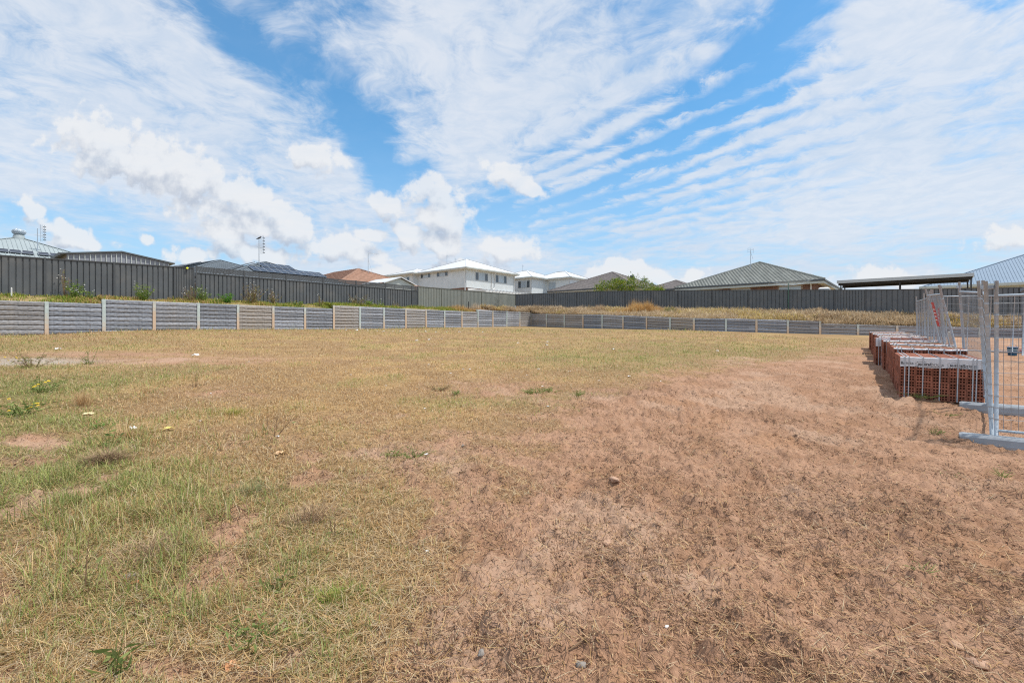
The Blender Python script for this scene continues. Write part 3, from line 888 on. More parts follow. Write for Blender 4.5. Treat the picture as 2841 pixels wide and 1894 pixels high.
def hip_roof(root, x0, x1, y0, y1, z0, tan, m, mode, cap_m=None, cap=.11, capw=.2, gut=None, soff=None, gh=.14):
    """hip roof over the local rectangle (overhang included). returns ridge ends"""
    W, Dd = x1 - x0, y1 - y0
    Dp = min(W, Dd) / 2
    mb = MB()
    roof_face(mb, None, (x0, y0), (1, 0), (0, 1), W, Dp, tan, z0, mode)
    roof_face(mb, None, (x1, y0), (0, 1), (-1, 0), Dd, Dp, tan, z0, mode)
    roof_face(mb, None, (x1, y1), (-1, 0), (0, -1), W, Dp, tan, z0, mode)
    roof_face(mb, None, (x0, y1), (0, -1), (1, 0), Dd, Dp, tan, z0, mode)
    ro = mb.build('roof', m, root)
    zr = z0 + Dp * tan
    if W >= Dd: ra, rb = (x0 + Dp, y0 + Dp, zr), (x1 - Dp, y0 + Dp, zr)
    else: ra, rb = (x0 + Dp, y0 + Dp, zr), (x0 + Dp, y1 - Dp, zr)
    seg = [((x0, y0, z0), ra), ((x1, y1, z0), rb)]
    if W >= Dd: seg += [((x0, y1, z0), ra), ((x1, y0, z0), rb)]
    else: seg += [((x1, y0, z0), ra), ((x0, y1, z0), rb)]
    if (Vector(ra) - Vector(rb)).length > .2: seg.append((ra, rb))
    for a, b in seg:
        a = Vector(a) + Vector((0, 0, .05)); b = Vector(b) + Vector((0, 0, .05))
        if mode in ('wave', 'flat_tile'):
            n = max(1, int((b - a).length / .36)); c = MB()
            for k in range(n):
                p = a.lerp(b, k / n); q_ = a.lerp(b, (k + 1.12) / n)
                c.bar(p + Vector((0, 0, .03)), q_ + Vector((0, 0, .0)), capw, cap)
            c.build('ridge_cap', cap_m or m, ro)
        else:
            c = MB(); c.bar(a - Vector((0, 0, .03)), b - Vector((0, 0, .03)), capw, .03); c.build('ridge_cap', cap_m or m, ro)
    if gut:
        c = MB(); g = .0
        for a, b in (((x0, y0), (x1, y0)), ((x1, y0), (x1, y1)), ((x1, y1), (x0, y1)), ((x0, y1), (x0, y0))):
            c.bar((a[0], a[1], z0 - .05), (b[0], b[1], z0 - .05), .11, gh)
        c.build('gutter', gut, ro)
    if soff:
        c = MB(); c.box(x0 + .05, x1 - .05, y0 + .05, y1 - .05, z0 - .20, z0 - .125); c.build('soffit', soff, ro)
    return ro, ra, rb

def window(root, face, t0, t1, z0, z1, off=0.0, panes=3, gm=None, fm=None, side_dark=True):
    """face 'a' = local y=off plane, 'b' = local x=off plane"""
    fm = fm or M_win_frame
    def bx(mb, s0, s1, n0, n1, a0, a1):
        if face == 'a': mb.box(s0, s1, off + n0, off + n1, a0, a1)
        else: mb.box(off + n0, off + n1, s0, s1, a0, a1)
    t0, t1 = min(t0, t1), max(t0, t1); z0, z1 = min(z0, z1), max(z0, z1)
    fw = .05
    mb = MB()
    bx(mb, t0, t1, -.03, -.003, z0, z0 + fw); bx(mb, t0, t1, -.03, -.003, z1 - fw, z1)
    ws = [0, .25, .75, 1] if panes == 3 else [i / panes for i in range(panes + 1)]
    for i, s in enumerate(ws):
        c = t0 + (t1 - t0) * s
        lo = c if i == 0 else c - fw if i == len(ws) - 1 else c - fw / 2
        bx(mb, lo, lo + fw, -.032, -.004, z0 + fw + .001, z1 - fw - .001)
    wd = mb.build('window', fm, root)
    for i in range(len(ws) - 1):
        a = t0 + (t1 - t0) * ws[i]; b = t0 + (t1 - t0) * ws[i + 1]
        mb = MB(); bx(mb, a + fw * .4, b - fw * .4, -.014, -.002, z0 + fw * .6, z1 - fw * .6)
        mb.build('pane', (M_glass if (panes == 3 and i != 1 and side_dark) else (gm or M_glass_l)), wd)
    return wd

def downpipe(root, pts, r=.05):
    mb = MB(); mb.tube(pts, r, 8); return mb.build('downpipe', M_white_trim, root, True)

def antenna(root, x, y, z, h, kind, name='antenna', yaw=0.0):
    """mast with its aerial as sub-parts"""
    mb = MB(); mb.tube([(x, y, z - .15), (x, y, z + h)], .025, 6)
    ms = mb.build(name, M_galv, root)
    ca, sa = math.cos(yaw), math.sin(yaw)
    R_ = lambda u, v, w_: (x + u * ca, y + u * sa + v, z + w_)
    mb = MB()
    if kind == 'phased':   # vertical log/phased array: reflector screen and bow ties
        mb.tube([R_(-.14, 0, h * .70), R_(.34, 0, h * .70)], .016, 6)
        for u in (.14,):
            mb.tube([R_(u, 0, h * .45), R_(u, 0, h * 1.18)], .012, 5)
            mb.tube([R_(u + .09, 0, h * .45), R_(u + .09, 0, h * 1.18)], .008, 5)
            for k in range(12): mb.tube([R_(u, 0, h * (.46 + .06 * k)), R_(u + .09, 0, h * (.46 + .06 * k))], .006, 4)
        mb.tube([R_(.34, 0, h * .48), R_(.34, 0, h * 1.18)], .016, 5)
        mb.build('reflector', M_galv, ms)
        mb = MB()
        for k in range(6):
            zz = h * (.52 + .115 * k)
            mb.add([R_(.34, 0, zz), R_(.28, .02, zz + .05), R_(.28, -.02, zz - .05), R_(.42, .02, zz + .05), R_(.42, -.02, zz - .05)], [(0, 1, 2), (0, 4, 3)])
            mb.tube([R_(.28, 0, zz), R_(.42, 0, zz)], .018, 5)
        mb.build('dipole', M_black, ms)
    elif kind == 'yagi':
        mb.tube([R_(-.05, 0, h * .93), R_(1.0, 0, h * .88)], .016, 6)
        for k in range(8): mb.tube([R_(.1 + .12 * k, -.3 + .02 * k, h * .925 - .006 * k), R_(.1 + .12 * k, .3 - .02 * k, h * .925 - .006 * k)], .008, 4)
        mb.tube([R_(.02, 0, h * .6), R_(.5, 0, 0)], .008, 4)
        mb.build('boom', M_galv, ms)
    elif kind == 'box':
        for zz in (h * 1.03, h * .9):
            mb.tube([R_(-.35, 0, zz), R_(.35, 0, zz)], .012, 5)
        for u in (-.35, 0, .35): mb.tube([R_(u, 0, h * .86), R_(u, 0, h * 1.1)], .010, 5)
        mb.tube([R_(-.35, 0, h * 1.1), R_(.35, 0, h * 1.1)], .010, 5)
        mb.tube([R_(0, 0, h * .92), R_(-.3, 0, h * .55)], .012, 5)
        mb.build('boom', M_galv, ms)
    else:
        mb.tube([R_(-.06, 0, h * .95), R_(.3, 0, h * .98)], .02, 5)
        for u in (.1, .25): mb.tube([R_(u, -.12, h * .8), R_(u, .12, h * 1.12)], .01, 4)
        mb.tube([R_(-.2, 0, h * .8), R_(-.2, 0, h * 1.15)], .007, 4)
        mb.build('boom', M_galv, ms)
    return ms

def solar(root, roof, origin, ex, es, nx_, ny_, wd, ht, n, tilt=0.0):
    """grid of panels on a roof plane: each panel an object, cell lines raised"""
    ex = Vector(ex).normalized(); es = Vector(es).normalized(); n = Vector(n).normalized(); o = Vector(origin)
    for i in range(nx_):
        for j in range(ny_):
            p = o + ex * i * (wd + .03) + es * j * (ht + .03)
            mb = MB()
            q_ = [p, p + ex * wd, p + ex * wd + es * ht, p + es * ht]
            mb.add([v + n * .06 for v in q_] + [v + n * .10 for v in q_], [(0, 3, 2, 1), (4, 5, 6, 7), (0, 1, 5, 4), (1, 2, 6, 5), (2, 3, 7, 6), (3, 0, 4, 7)])
            sp = mb.build('solar_panel', M_panel, roof)
            mb = MB()
            for a, b in ((0, 1), (1, 2), (2, 3), (3, 0)):
                mb.bar(q_[a] + n * .105, q_[b] + n * .105, .022, .02, n)
            if False: pass
            mb.build('panel_frame', M_alu, roof)

def house(name, label, C, z, yaw=YAW, cat='house'):
    return thing(name, label, cat, (C[0], C[1], z), yaw)

# ---- white two-storey house (centre)
C = cxy(1294, 58); G = 3.6
hs = house('two_storey_house', 'large white-roofed two-storey rendered house with three windows on its long side', C, G)
def Z_(y, a=0, b=0):   # local height for image row y at local (a,b)
    Yw = C[1] + a * math.sin(YAW) + b * math.cos(YAW)
    return zat(y, Yw) - G
aw = local_a(C, 1427); b1 = local_b(C, 1159.7)
ez = Z_(742) ; zb = Z_(797)
mb = MB(); mb.box(0, aw, 0, b1, zb, ez - .1); wl = mb.build('wall', M_render, hs)
mb = MB(); mb.box(.03, aw - .03, .03, b1, -1, zb - .004); mb.build('brick_base', M_brickface, hs)
p_ = .72; b2 = b1 + 5.9
mb = MB(); mb.box(-p_, aw - 1, b1 + .004, b2, -1, ez - .1); mb.build('wing_wall', M_render, hs)
hip_roof(hs, -.5, aw + .5, -.5, b1 + .6, ez, .39, M_white_roof, 'flat', M_white_roof, gut=M_gutter, soff=M_white_trim)
hip_roof(hs, -p_ - .5, aw - .6, b1 - .55, b2 + .5, ez + .003, .30, M_white_roof, 'flat', M_white_roof, gut=M_gutter, soff=M_white_trim)
for (xa, xb, ya, yb) in ((690, 850, 350, 420), (950, 1135, 320, 395)):
    t0, t1 = local_b(C, 1050 + xa / 5.88), local_b(C, 1050 + xb / 5.88); tm = (t0 + t1) / 2
    window(hs, 'b', t0, t1, Z_(700 + yb / 5.88, 0, tm) , Z_(700 + ya / 5.88, 0, tm))
Cw = C - AX * p_
t0, t1 = local_b(Cw, 1050 + 350 / 5.88), local_b(Cw, 1050 + 505 / 5.88)
window(hs, 'b', t0, t1, ez - 1.35, ez - .42, off=-p_)
for (xa, xb, ya, yb) in ((1580, 1785, 300, 385), (1910, 2090, 352, 430)):
    t0, t1 = local_a(C, 1050 + xa / 5.88), local_a(C, 1050 + xb / 5.88); tm = (t0 + t1) / 2
    window(hs, 'a', t0, t1, ez - 1.40, ez - .40)
def dp(root, x, y, z0, z1, ox, oy):
    downpipe(root, [(x + ox * 4, y + oy * 4, z1), (x + ox, y + oy, z1 - .35), (x + ox, y + oy, z0)])
dp(hs, 0, .15, 0, ez - .12, -.08, 0)
for d_ in (0, .55): 
    tt = local_a(C, 1050 + 1840 / 5.88) + d_
    downpipe(hs, [(tt, -.35, ez - .15), (tt, -.09, ez - .4), (tt, -.09, zb + .4), (tt + (.25 if d_ == 0 else -.22), -.09, zb + .02)])
dp(hs, -p_, b1 + .15, 0, ez - .12, -.08, 0)
dp(hs, aw - .1, 0, 0, ez - .12, 0, -.08)
mb = MB(); mb.box(.2, aw * .62, -.12, -.01, zb - .42, zb - .1); mb.build('beam', M_white_trim, hs)
mb = MB(); mb.box(aw * .98 - .18, aw * .98, -.15, -.01, -.5, zb - .05); mb.box(aw * .62 + .01, aw * .98 - .19, -.15, -.01, zb - .22, zb - .05); mb.build('opening_frame', M_white_trim, hs)
antenna(hs, 4.2, local_b(C + AX * 4.2, 1240), ez + 1.7, 1.1, 'small', yaw=.3)
antenna(hs, 6.2, local_b(C + AX * 6.2, 1263), ez + 1.35, 1.3, 'small', yaw=.3)

# ---- second white two-storey house
C = cxy(1476, 68)
hs = house('two_storey_house', 'smaller white-roofed two-storey rendered house with a tall narrow window', C, G)
ez = zat(768, 68) - G; a1 = 3.66
mb = MB(); mb.box(0, 9, 0, 9, -1, ez - .1); mb.build('wall', M_render, hs)
a_in, t_in = 3.66, 4.04
mb = MB(); mb.box(a_in, a_in + 5.0, -t_in, -.004, -1, ez - .1); mb.build('wing_wall', M_render, hs)
hip_roof(hs, -.5, 8.6, -.5, 9.5, ez, .36, M_white_roof, 'flat', M_white_roof, gut=M_gutter, soff=M_white_trim)
hip_roof(hs, a_in - .5, a_in + 5.5, -t_in - .5, 3, ez + .003, .42, M_white_roof, 'flat', M_white_roof, gut=M_gutter, soff=M_white_trim)
t0, t1 = local_b(C, 1000 + 1470 / 3.36), local_b(C, 1000 + 1580 / 3.36)
window(hs, 'b', t0, t1, ez - 1.5, ez - .45)
window(hs, 'b', -1.55, -.25, ez - 4.2, ez - .55, off=a_in, panes=2)
dp(hs, 0, .12, 0, ez - .12, -.08, 0); dp(hs, a_in, -t_in + .12, 0, ez - .12, -.08, 0)
antenna(hs, 3.6, local_b(C + AX * 3.6, 1450), ez + 1.4, 1.0, 'small', yaw=.2)

# ---- terracotta tiled house
Pk = cxy(995.5, 50); zp = zat(748, 50); hh = 5.6
C = Pk - (AX + BX) * hh; G2 = 3.5
hs = house('tiled_house', 'single-storey house with terracotta brown tiled hip roof', C, G2)
ez = zp - hh * .40 - G2
hip_roof(hs, 0, 2 * hh, 0, 2 * hh + 5, ez, .40, M_brown_tile, 'flat_tile', gut=M_dark_trim, soff=M_white_trim)
mb = MB(); mb.box(.6, 2 * hh - .6, .6, 2 * hh + 4.4, -1, ez - .2); mb.build('wall', M_brickface, hs)
antenna(hs, 6.0, hh - 1.1, ez + hh * .40 - .55, 2.4, 'yagi', yaw=-.4)
pn = Vector((0, -.37, .93)); es = Vector((0, 1, .40)).normalized()
mb = MB(); mb.tube([(-.0 + 1.2, 4.9, ez + .55), (1.2, 4.9, ez + 1.2)], .015, 5); mb.box(1.0, 1.05, 3.9, 5.0, ez + .45, ez + 1.15); mb.build('satellite_panel', M_dark_trim, hs)

# ---- small white gable roof in front of it
Cg = cxy(1090, 43); Cg2 = cxy(1068, 42.2)
gs = house('garden_shed', 'small white gable shed roof peeping over the slatted fence', cxy(1066, 41.5), 3.5, cat='shed')
gl = 3.6; ezg = zat(783, 41.7) - 3.5; pkg = zat(777, 43) - 3.5 + .35
for (ya, yb, nm) in ((0, 0, 'x'),):
    mb = MB(); mb.add([(0, 0, ezg), (gl / 2, 0, ezg + .62), (gl, 0, ezg), (0, 4, ezg), (gl / 2, 4, ezg + .62), (gl, 4, ezg), (0, 0, ezg - .08), (gl / 2, 0, ezg + .54), (gl, 0, ezg - .08)],
                      [(0, 1, 4, 3), (1, 2, 5, 4), (6, 7, 1, 0), (7, 8, 2, 1)]); mb.build('roof', M_white_roof, gs)
    mb = MB(); mb.add([(.15, .2, -1), (gl - .15, .2, -1), (gl - .15, .2, ezg - .05), (gl / 2, .2, ezg + .5), (.15, .2, ezg - .05), (.15, 3.8, -1), (gl - .15, 3.8, -1), (gl - .15, 3.8, ezg - .05), (gl / 2, 3.8, ezg + .5), (.15, 3.8, ezg - .05)],
                      [(0, 1, 2, 3, 4), (9, 8, 7, 6, 5), (0, 4, 9, 5), (1, 6, 7, 2)]); mb.build('wall', M_gutter, gs)

# ---- dark grey metal hip roofs with solar panels
Pk = cxy(737, 40); zp = zat(726.4, 40); hh = 5.2
C = Pk - (AX + BX) * hh; G3 = 3.4
hs = house('metal_roofed_house', 'low house with grey metal hip roof covered by solar panels facing the lot', C, G3)
ez = zp - hh * .38 - G3
ro, ra, rb = hip_roof(hs, 0, 2 * hh, 0, 2 * hh + 4, ez, .38, M_dark_metal, 'rib', M_dark_metal, gut=M_dark_trim, soff=M_white_trim)
mb = MB(); mb.box(.6, 2 * hh - .6, .6, 2 * hh + 3.4, -1, ez - .2); mb.build('wall', M_brickface, hs)
nrm = Vector((0, -.38, 1)).normalized(); es = Vector((0, 1, .38)).normalized()
def on_y0(x, r): return (x, r, ez + r * .38)
solar(hs, ro, on_y0(2.9, 1.7), (1, 0, 0), es, 11, 2, .50, .66, nrm)
solar(hs, ro, on_y0(4.1, 3.15), (1, 0, 0), es, 5, 2, .5, .6, nrm)
nrb = Vector((-.38, 0, 1)).normalized(); eb = Vector((1, 0, .38)).normalized()
solar(hs, ro, (2.2, 5.4, ez + 2.2 * .38 + .12), (0, 1, 0), eb, 3, 2, 1.0, 1.2, nrb)
antenna(hs, 1.9, local_b(C, 655) + 1.2, ez + .75, 1.75, 'phased', yaw=.2)

yw = math.radians(58)
Pk = cxy(611, 46); zp = zat(721.4, 46); hh = 6.0
ax2 = np.array([math.cos(yw), math.sin(yw)]); bx2 = np.array([-math.sin(yw), math.cos(yw)])
C = Pk - (ax2 + bx2) * hh
hs = house('metal_roofed_house', 'grey metal hip roof house behind the plain charcoal fence', C, G3, yw)
ez = zp - hh * .36 - G3
ro, ra, rb = hip_roof(hs, 0, 2 * hh, 0, 2 * hh + 8, ez, .36, M_dark_metal, 'rib', M_dark_metal, gut=M_dark_trim, soff=M_white_trim)
mb = MB(); mb.box(.6, 2 * hh - .6, .6, 2 * hh + 7.4, -1, ez - .2); mb.build('wall', M_brickface, hs)
nrb = Vector((-.36, 0, 1)).normalized(); eb = Vector((1, 0, .36)).normalized()
for k, yy in enumerate((7.2, 10.2, 13.2)):
    solar(hs, ro, (3.3, yy, ez + 3.3 * .36 + .1), (0, 1, 0), eb, 2, 1, 1.1, 1.7, nrb)

# ---- light grey house at far left
Pk = cxy(52, 34); zp = zat(658, 34); hh = 6.0
C = Pk - (AX + BX) * hh
hs = house('metal_roofed_house', 'light grey corrugated roof house with round turbine vent at far left', C, 3.3)
ez = zp - hh * .42 - 3.3
ro, ra, rb = hip_roof(hs, 0, 2 * hh, 0, 2 * hh + 6, ez, .42, M_light_metal, 'rib', M_light_metal, gut=M_dark_trim, soff=M_white_trim)
mb = MB(); mb.box(.6, 2 * hh - .6, .6, 2 * hh + 5.4, -1, ez - .2); mb.build('wall', M_render, hs)
nrm = Vector((0, -.42, 1)).normalized(); es = Vector((0, 1, .42)).normalized()
for k in range(14):
    xx = 3.0 + .58 * k + .16 * (k // 6)
    if xx > 10.3: break
    rr = 2.05
    if xx > 2 * hh - rr - .7: break
    solar(hs, ro, (xx, rr, ez + rr * .42), (1, 0, 0), es, 1, 1, .52, .62, nrm)
# turbine ventilator
tx, ty, tz = hh, hh - .15, ez + hh * .42
mb = MB(); mb.lathe([(.36, tz - .35), (.30, tz + .08), (.26, tz + .12), (.26, tz + .16)], tx, ty, 18); tvb = mb.build('vent_base', M_light_metal, ro, True)
mb = MB(); mb.lathe([(.20, tz + .16), (.31, tz + .22), (.345, tz + .34), (.31, tz + .46), (.2, tz + .54), (.02, tz + .57)], tx, ty, 20)
tv_ = mb.build('turbine_vent', M_galv, ro, True)
mb = MB()
for k in range(18):
    th = 2 * math.pi * k / 18
    pts = [(tx + r_ * math.cos(th + s_), ty + r_ * math.sin(th + s_), tz + z_) for r_, z_, s_ in ((.27, .18, 0), (.345, .26, .08), (.37, .34, .16), (.345, .42, .24), (.25, .51, .32))]
    mb.tube(pts, .016, 4)
mb.build('vane', M_galv, tv_)
yb_ = 3.1
antenna(hs, local_a(C + BX * yb_, 104), yb_, ez + yb_ * .42, 1.55, 'phased', yaw=-.1)

# ---- mauve grey gable shed
C = cxy(185, 27); Gs = 3.3
hs = house('gable_shed', 'mauve grey ribbed steel shed with shallow gable roof', C, Gs, cat='shed')
wa = local_a(C, 470); e_l = zat(704.5, 27) - Gs; pk_ = zat(700.5, 28.85) - Gs; dpt = 5.5
def gz_(x): return e_l + (pk_ - e_l) * (1 - abs(x / (wa / 2) - 1))
mb = MB(); mb.add([(0, 0, -.6), (wa, 0, -.6), (wa, 0, e_l), (wa / 2, 0, pk_), (0, 0, e_l), (0, dpt, -.6), (wa, dpt, -.6), (wa, dpt, e_l), (wa / 2, dpt, pk_), (0, dpt, e_l)],
                  [(0, 1, 2, 3, 4), (9, 8, 7, 6, 5), (0, 4, 9, 5), (1, 6, 7, 2)]); mb.build('wall', M_mauve, hs)
nr_ = 21
for k in range(nr_):
    x = .06 + (wa - .12) * k / (nr_ - 1)
    mb = MB(); mb.bar((x, -.02, -.5), (x, -.02, gz_(x) - .06), .055, .034, (1, 0, 0)); mb.build('cladding_rib', M_gutter, hs)
mb = MB()
for s in (0, 1):
    x0_, x1_ = (-.28, wa / 2) if s == 0 else (wa / 2, wa + .28)
    z0_, z1_ = (gz_(0) - .03, pk_ + .02) if s == 0 else (pk_ + .02, gz_(0) - .03)
    mb.add([(x0_, -.12, z0_), (x1_, -.12, z1_), (x1_, dpt + .1, z1_), (x0_, dpt + .1, z0_), (x0_, -.12, z0_ + .07), (x1_, -.12, z1_ + .07), (x1_, dpt + .1, z1_ + .07), (x0_, dpt + .1, z0_ + .07)],
           [(0, 3, 2, 1), (4, 5, 6, 7), (0, 1, 5, 4), (2, 3, 7, 6), (0, 4, 7, 3), (1, 2, 6, 5)])
mb.build('roof', M_dark_metal, hs)
mb = MB(); mb.box(-.36, -.285, -.13, dpt + .1, e_l - .12, e_l + .03); mb.build('gutter', M_dark_trim, hs)

# ---- warm grey tiled house (behind the shrub)
Pk = cxy(1700, 62); zp = zat(756, 62); hh = 6.0
C = Pk - (AX + BX) * hh; G4 = 3.8
hs = house('tiled_house', 'warm grey tiled hip roof house behind the green shrub', C, G4)
ez = zp - hh * .42 - G4
ro, ra, rb = hip_roof(hs, 0, 2 * hh, 0, 2 * hh + .1, ez, .42, M_grey_tile, 'flat_tile', gut=M_dark_trim, soff=M_white_trim)
mb = MB(); mb.box(.6, 2 * hh - .6, .6, 2 * hh - .6, -1, ez - .2); mb.build('wall', M_paleblue, hs)
mb = MB()
for k in range(60): mb.box(.565, .598, .7 + k * .18, .76 + k * .18, 0, ez - .22)
mb.build('cladding_rib', M_paleblue, hs)['kind'] = 'stuff'
vx, vy = 5.2, 2.9; vz = ez + vy * .42
mb = MB(); mb.lathe([(.16, vz - .2), (.16, vz + .3), (.26, vz + .32), (.30, vz + .45), (.26, vz + .62), (.05, vz + .68)], vx, vy, 14); mb.build('roof_vent', M_dark_trim, ro, True)
hip_roof(hs, 8.3, 14.6, -3.4, 3.0, ez + .15, .42, M_grey_tile, 'flat_tile', gut=M_dark_trim, soff=M_white_trim)
mb = MB(); mb.box(8.8, 14.1, -2.9, 2.5, -1, ez - .06); mb.build('wing_wall', M_render, hs)

# ---- grey green tiled house at right with brick walls
C = cxy(2287, 40); G5 = 3.1
hs = house('tiled_house', 'grey green tiled hip roof house with brown brick walls at right', C, G5)
ez = zat(774.5, 40) - G5; hh = 6.35
ro, ra, rb = hip_roof(hs, 0, 2 * hh, 0, 2 * hh, ez, .42, M_green_tile, 'wave', gut=M_dark_trim, gh=.12)
ov = .55; wz = ez - .30
mb = MB(); mb.box(ov, 2 * hh - ov, ov, 2 * hh - ov - 3.6, -1, wz); wl = mb.build('wall', M_mortar, hs)
mb = MB(); mb.box(ov + 2.2, 2 * hh - ov, 2 * hh - ov - 3.59, 2 * hh - ov, -1, wz); mb.build('recessed_wall', M_beige, hs)
mb = MB(); mb.box(.06, 2 * hh - .06, .06, 2 * hh - .06, wz + .004, wz + .05); mb.build('soffit', M_white_trim, hs)
mb = MB()
for a, b in (((.03, .03), (2 * hh - .03, .03)), ((.03, 2 * hh - .03), (.03, .03))):
    mb.bar((a[0], a[1], wz + .10), (b[0], b[1], wz + .10), .03, .2)
mb.build('fascia', M_gutter, hs)
# face bricks proud of the mortar on the two faces the lot can see
mb = MB(); bl, bh = .23, .076
Cf = C + AX * ov
wins = [(1880 + 670 / 4.523, 1880 + 915 / 4.523), (1880 + 1275 / 4.523, 1880 + 1550 / 4.523)]
wb = [tuple(sorted((local_b(Cf, a), local_b(Cf, b)))) for a, b in wins]
yend = 2 * hh - ov - 3.6
for r_ in range(20):
    z = wz - .086 * (r_ + 1)
    y = ov - (.12 if r_ % 2 else 0)
    while y < yend - .05:
        y0, y1 = max(y, ov), min(y + bl, yend)
        if y1 - y0 > .04 and not any(a - .05 < (y0 + y1) / 2 < b + .05 for a, b in wb):
            mb.box(ov - .012, ov - .001, y0, y1, z, z + bh)
        y += bl + .012
    x = ov - (.12 if r_ % 2 else 0)
    while x < 4:
        x0, x1 = max(x, ov - .01), min(x + bl, 4)
        if x1 - x0 > .04: mb.box(x0, x1, ov - .012, ov - .001, z, z + bh)
        x += bl + .012
mb.build('bricks', M_brickface, wl)['kind'] = 'stuff'
window(hs, 'b', wb[0][0], wb[0][1], wz - 1.6, wz - .12, off=ov, panes=2, gm=M_blind)
window(hs, 'b', wb[1][0], wb[1][1], wz - 1.6, wz - .10, off=ov, panes=2, gm=M_glass_l)
tdp = local_b(Cf, 1880 + 1675 / 4.523)
downpipe(hs, [(.1, tdp, ez - .1), (ov - .08, tdp, wz - .12), (ov - .08, tdp, 0)], .055)
bx_ = local_b(C + AX * 4.1, 1880 + 975 / 4.523)
antenna(hs, 4.3, hh + .35, ez + 4.3 * .42, 1.9, 'box', yaw=2.6)

# ---- skillion patio cover
Cp = cxy(2700, 36); G6 = 2.8
ps = house('patio_cover', 'long flat patio cover on dark posts above the back fence', Cp, G6, cat='patio')
bl_ = local_b(Cp, 2324); zt_ = zat(757, 36) - G6; dpt = 3.6
mb = MB(); mb.box(-.05, dpt, 0, bl_, zt_ - .10, zt_ - .02); rf = mb.build('roof', M_dark_metal, ps)
mb = MB(); mb.box(-.13, -.052, -.05, bl_ + .05, zt_ - .26, zt_); mb.box(-.05, dpt, -.05, -.004, zt_ - .26, zt_); mb.build('fascia', M_win_frame, rf)
for xx in (.25, dpt - .3):
    mb = MB(); mb.box(xx, xx + .09, .02, bl_ - .02, zt_ - .42, zt_ - .105); mb.build('beam', M_dk_steel, ps)
for k in range(11):
    y = .15 + (bl_ - .4) * k / 10
    mb = MB(); mb.box(-.04, dpt - .05, y, y + .06, zt_ - .2, zt_ - .103); mb.build('purlin', M_dk_steel, ps)
for y in (.05, local_b(Cp + AX * .3, 2498), bl_ - .25):
    for xx in (.25, dpt - .3):
        mb = MB(); mb.box(xx + .005, xx + .095, y, y + .09, -1, zt_ - .425); mb.build('post', M_dk_steel, ps)

# ---- blue grey roof at far right
Dc = cxy(2552, 46); hh = 8.5
C = Dc - BX * (2 * hh)
hs = house('metal_roofed_house', 'blue grey corrugated hip roof house at the right edge', C, 2.8)
ez = zat(797, 46) - 2.8
hip_roof(hs, 0, 2 * hh + 3, 0, 2 * hh, ez, .42, M_blue_metal, 'rib', M_blue_metal, gut=M_gutter, soff=M_white_trim, gh=.22)
mb = MB(); mb.box(.7, 2 * hh + 2.3, .7, 2 * hh - .7, -1, ez - .2); mb.build('wall', M_gutter, hs)

# ---- white pergola beam next to the white house
Cb = cxy(1346, 52)
pg = house('pergola', 'white pergola beam with slats beside the brick base of the white house', Cb, 3.8, cat='pergola')
lb = local_a(Cb, 1466); zb_ = zat(806, 52) - 3.8
mb = MB(); mb.box(0, lb, 0, .09, zb_ - .18, zb_ + .04); mb.build('beam', M_white_trim, pg)
for k in range(14):
    mb = MB(); mb.box(.1 + k * (lb - .3) / 13, .17 + k * (lb - .3) / 13, -.25, 2.5, zb_ + .043, zb_ + .18); mb.build('slat', M_white_trim, pg)
for xx in (.05, lb - .15):
    mb = MB(); mb.box(xx, xx + .1, .005, .085, -1, zb_ - .183); mb.build('post', M_white_trim, pg)

# ---- rotary clothes line in front of the brick house
Pc = cxy(2187, 37.6); zc0 = 3.1; ztop = zat(780, 37.6)
cl = thing('rotary_clothesline', 'green rotary clothes line behind the back fence by the brick house', 'clothesline', (Pc[0], Pc[1], zc0))
mb = MB(); mb.tube([(0, 0, 0), (0, 0, ztop - zc0)], .03, 8); mb.build('mast', mat('green_painted_steel', srgb(70, 104, 88), .5), cl)
for k in range(4):
    th = .4 + k * math.pi / 2
    ex_, ey_ = 1.95 * math.cos(th), 1.95 * math.sin(th)
    mb = MB(); mb.tube([(0, 0, ztop - zc0 - .35), (ex_, ey_, ztop - zc0 - .1)], .02, 6); mb.build('arm', M_galv, cl)
for r_ in (.55, .75, .95):
    mb = MB(); pts = [(1.95 * r_ * math.cos(.4 + k * math.pi / 2), 1.95 * r_ * math.sin(.4 + k * math.pi / 2), ztop - zc0 - .35 + .25 * r_ + .01) for k in range(5)]
    mb.tube(pts, .008, 4); mb.build('line', M_gutter, cl)
mb = MB(); q0 = cxy(2288, 37.5); 
ac = thing('air_conditioner', 'white rounded unit just showing above the fence beside the brick house', 'air conditioner', (q0[0], q0[1], 3.05), YAW)
ht_ = zat(799.5, 37.5) - 3.05
mb = MB(); mb.box(-.5, .5, -.35, .35, 0, ht_ - .05); mb.build('casing', M_white_trim, ac)
mb = MB(); mb.add([(-.52, -.37, ht_ - .047), (.52, -.37, ht_ - .047), (.52, .37, ht_ - .047), (-.52, .37, ht_ - .047), (-.35, -.25, ht_ + .05), (.35, -.25, ht_ + .05), (.35, .25, ht_ + .05), (-.35, .25, ht_ + .05)], [(0, 1, 5, 4), (1, 2, 6, 5), (2, 3, 7, 6), (3, 0, 4, 7), (4, 5, 6, 7), (3, 2, 1, 0)]); mb.build('lid', M_white_trim, ac)

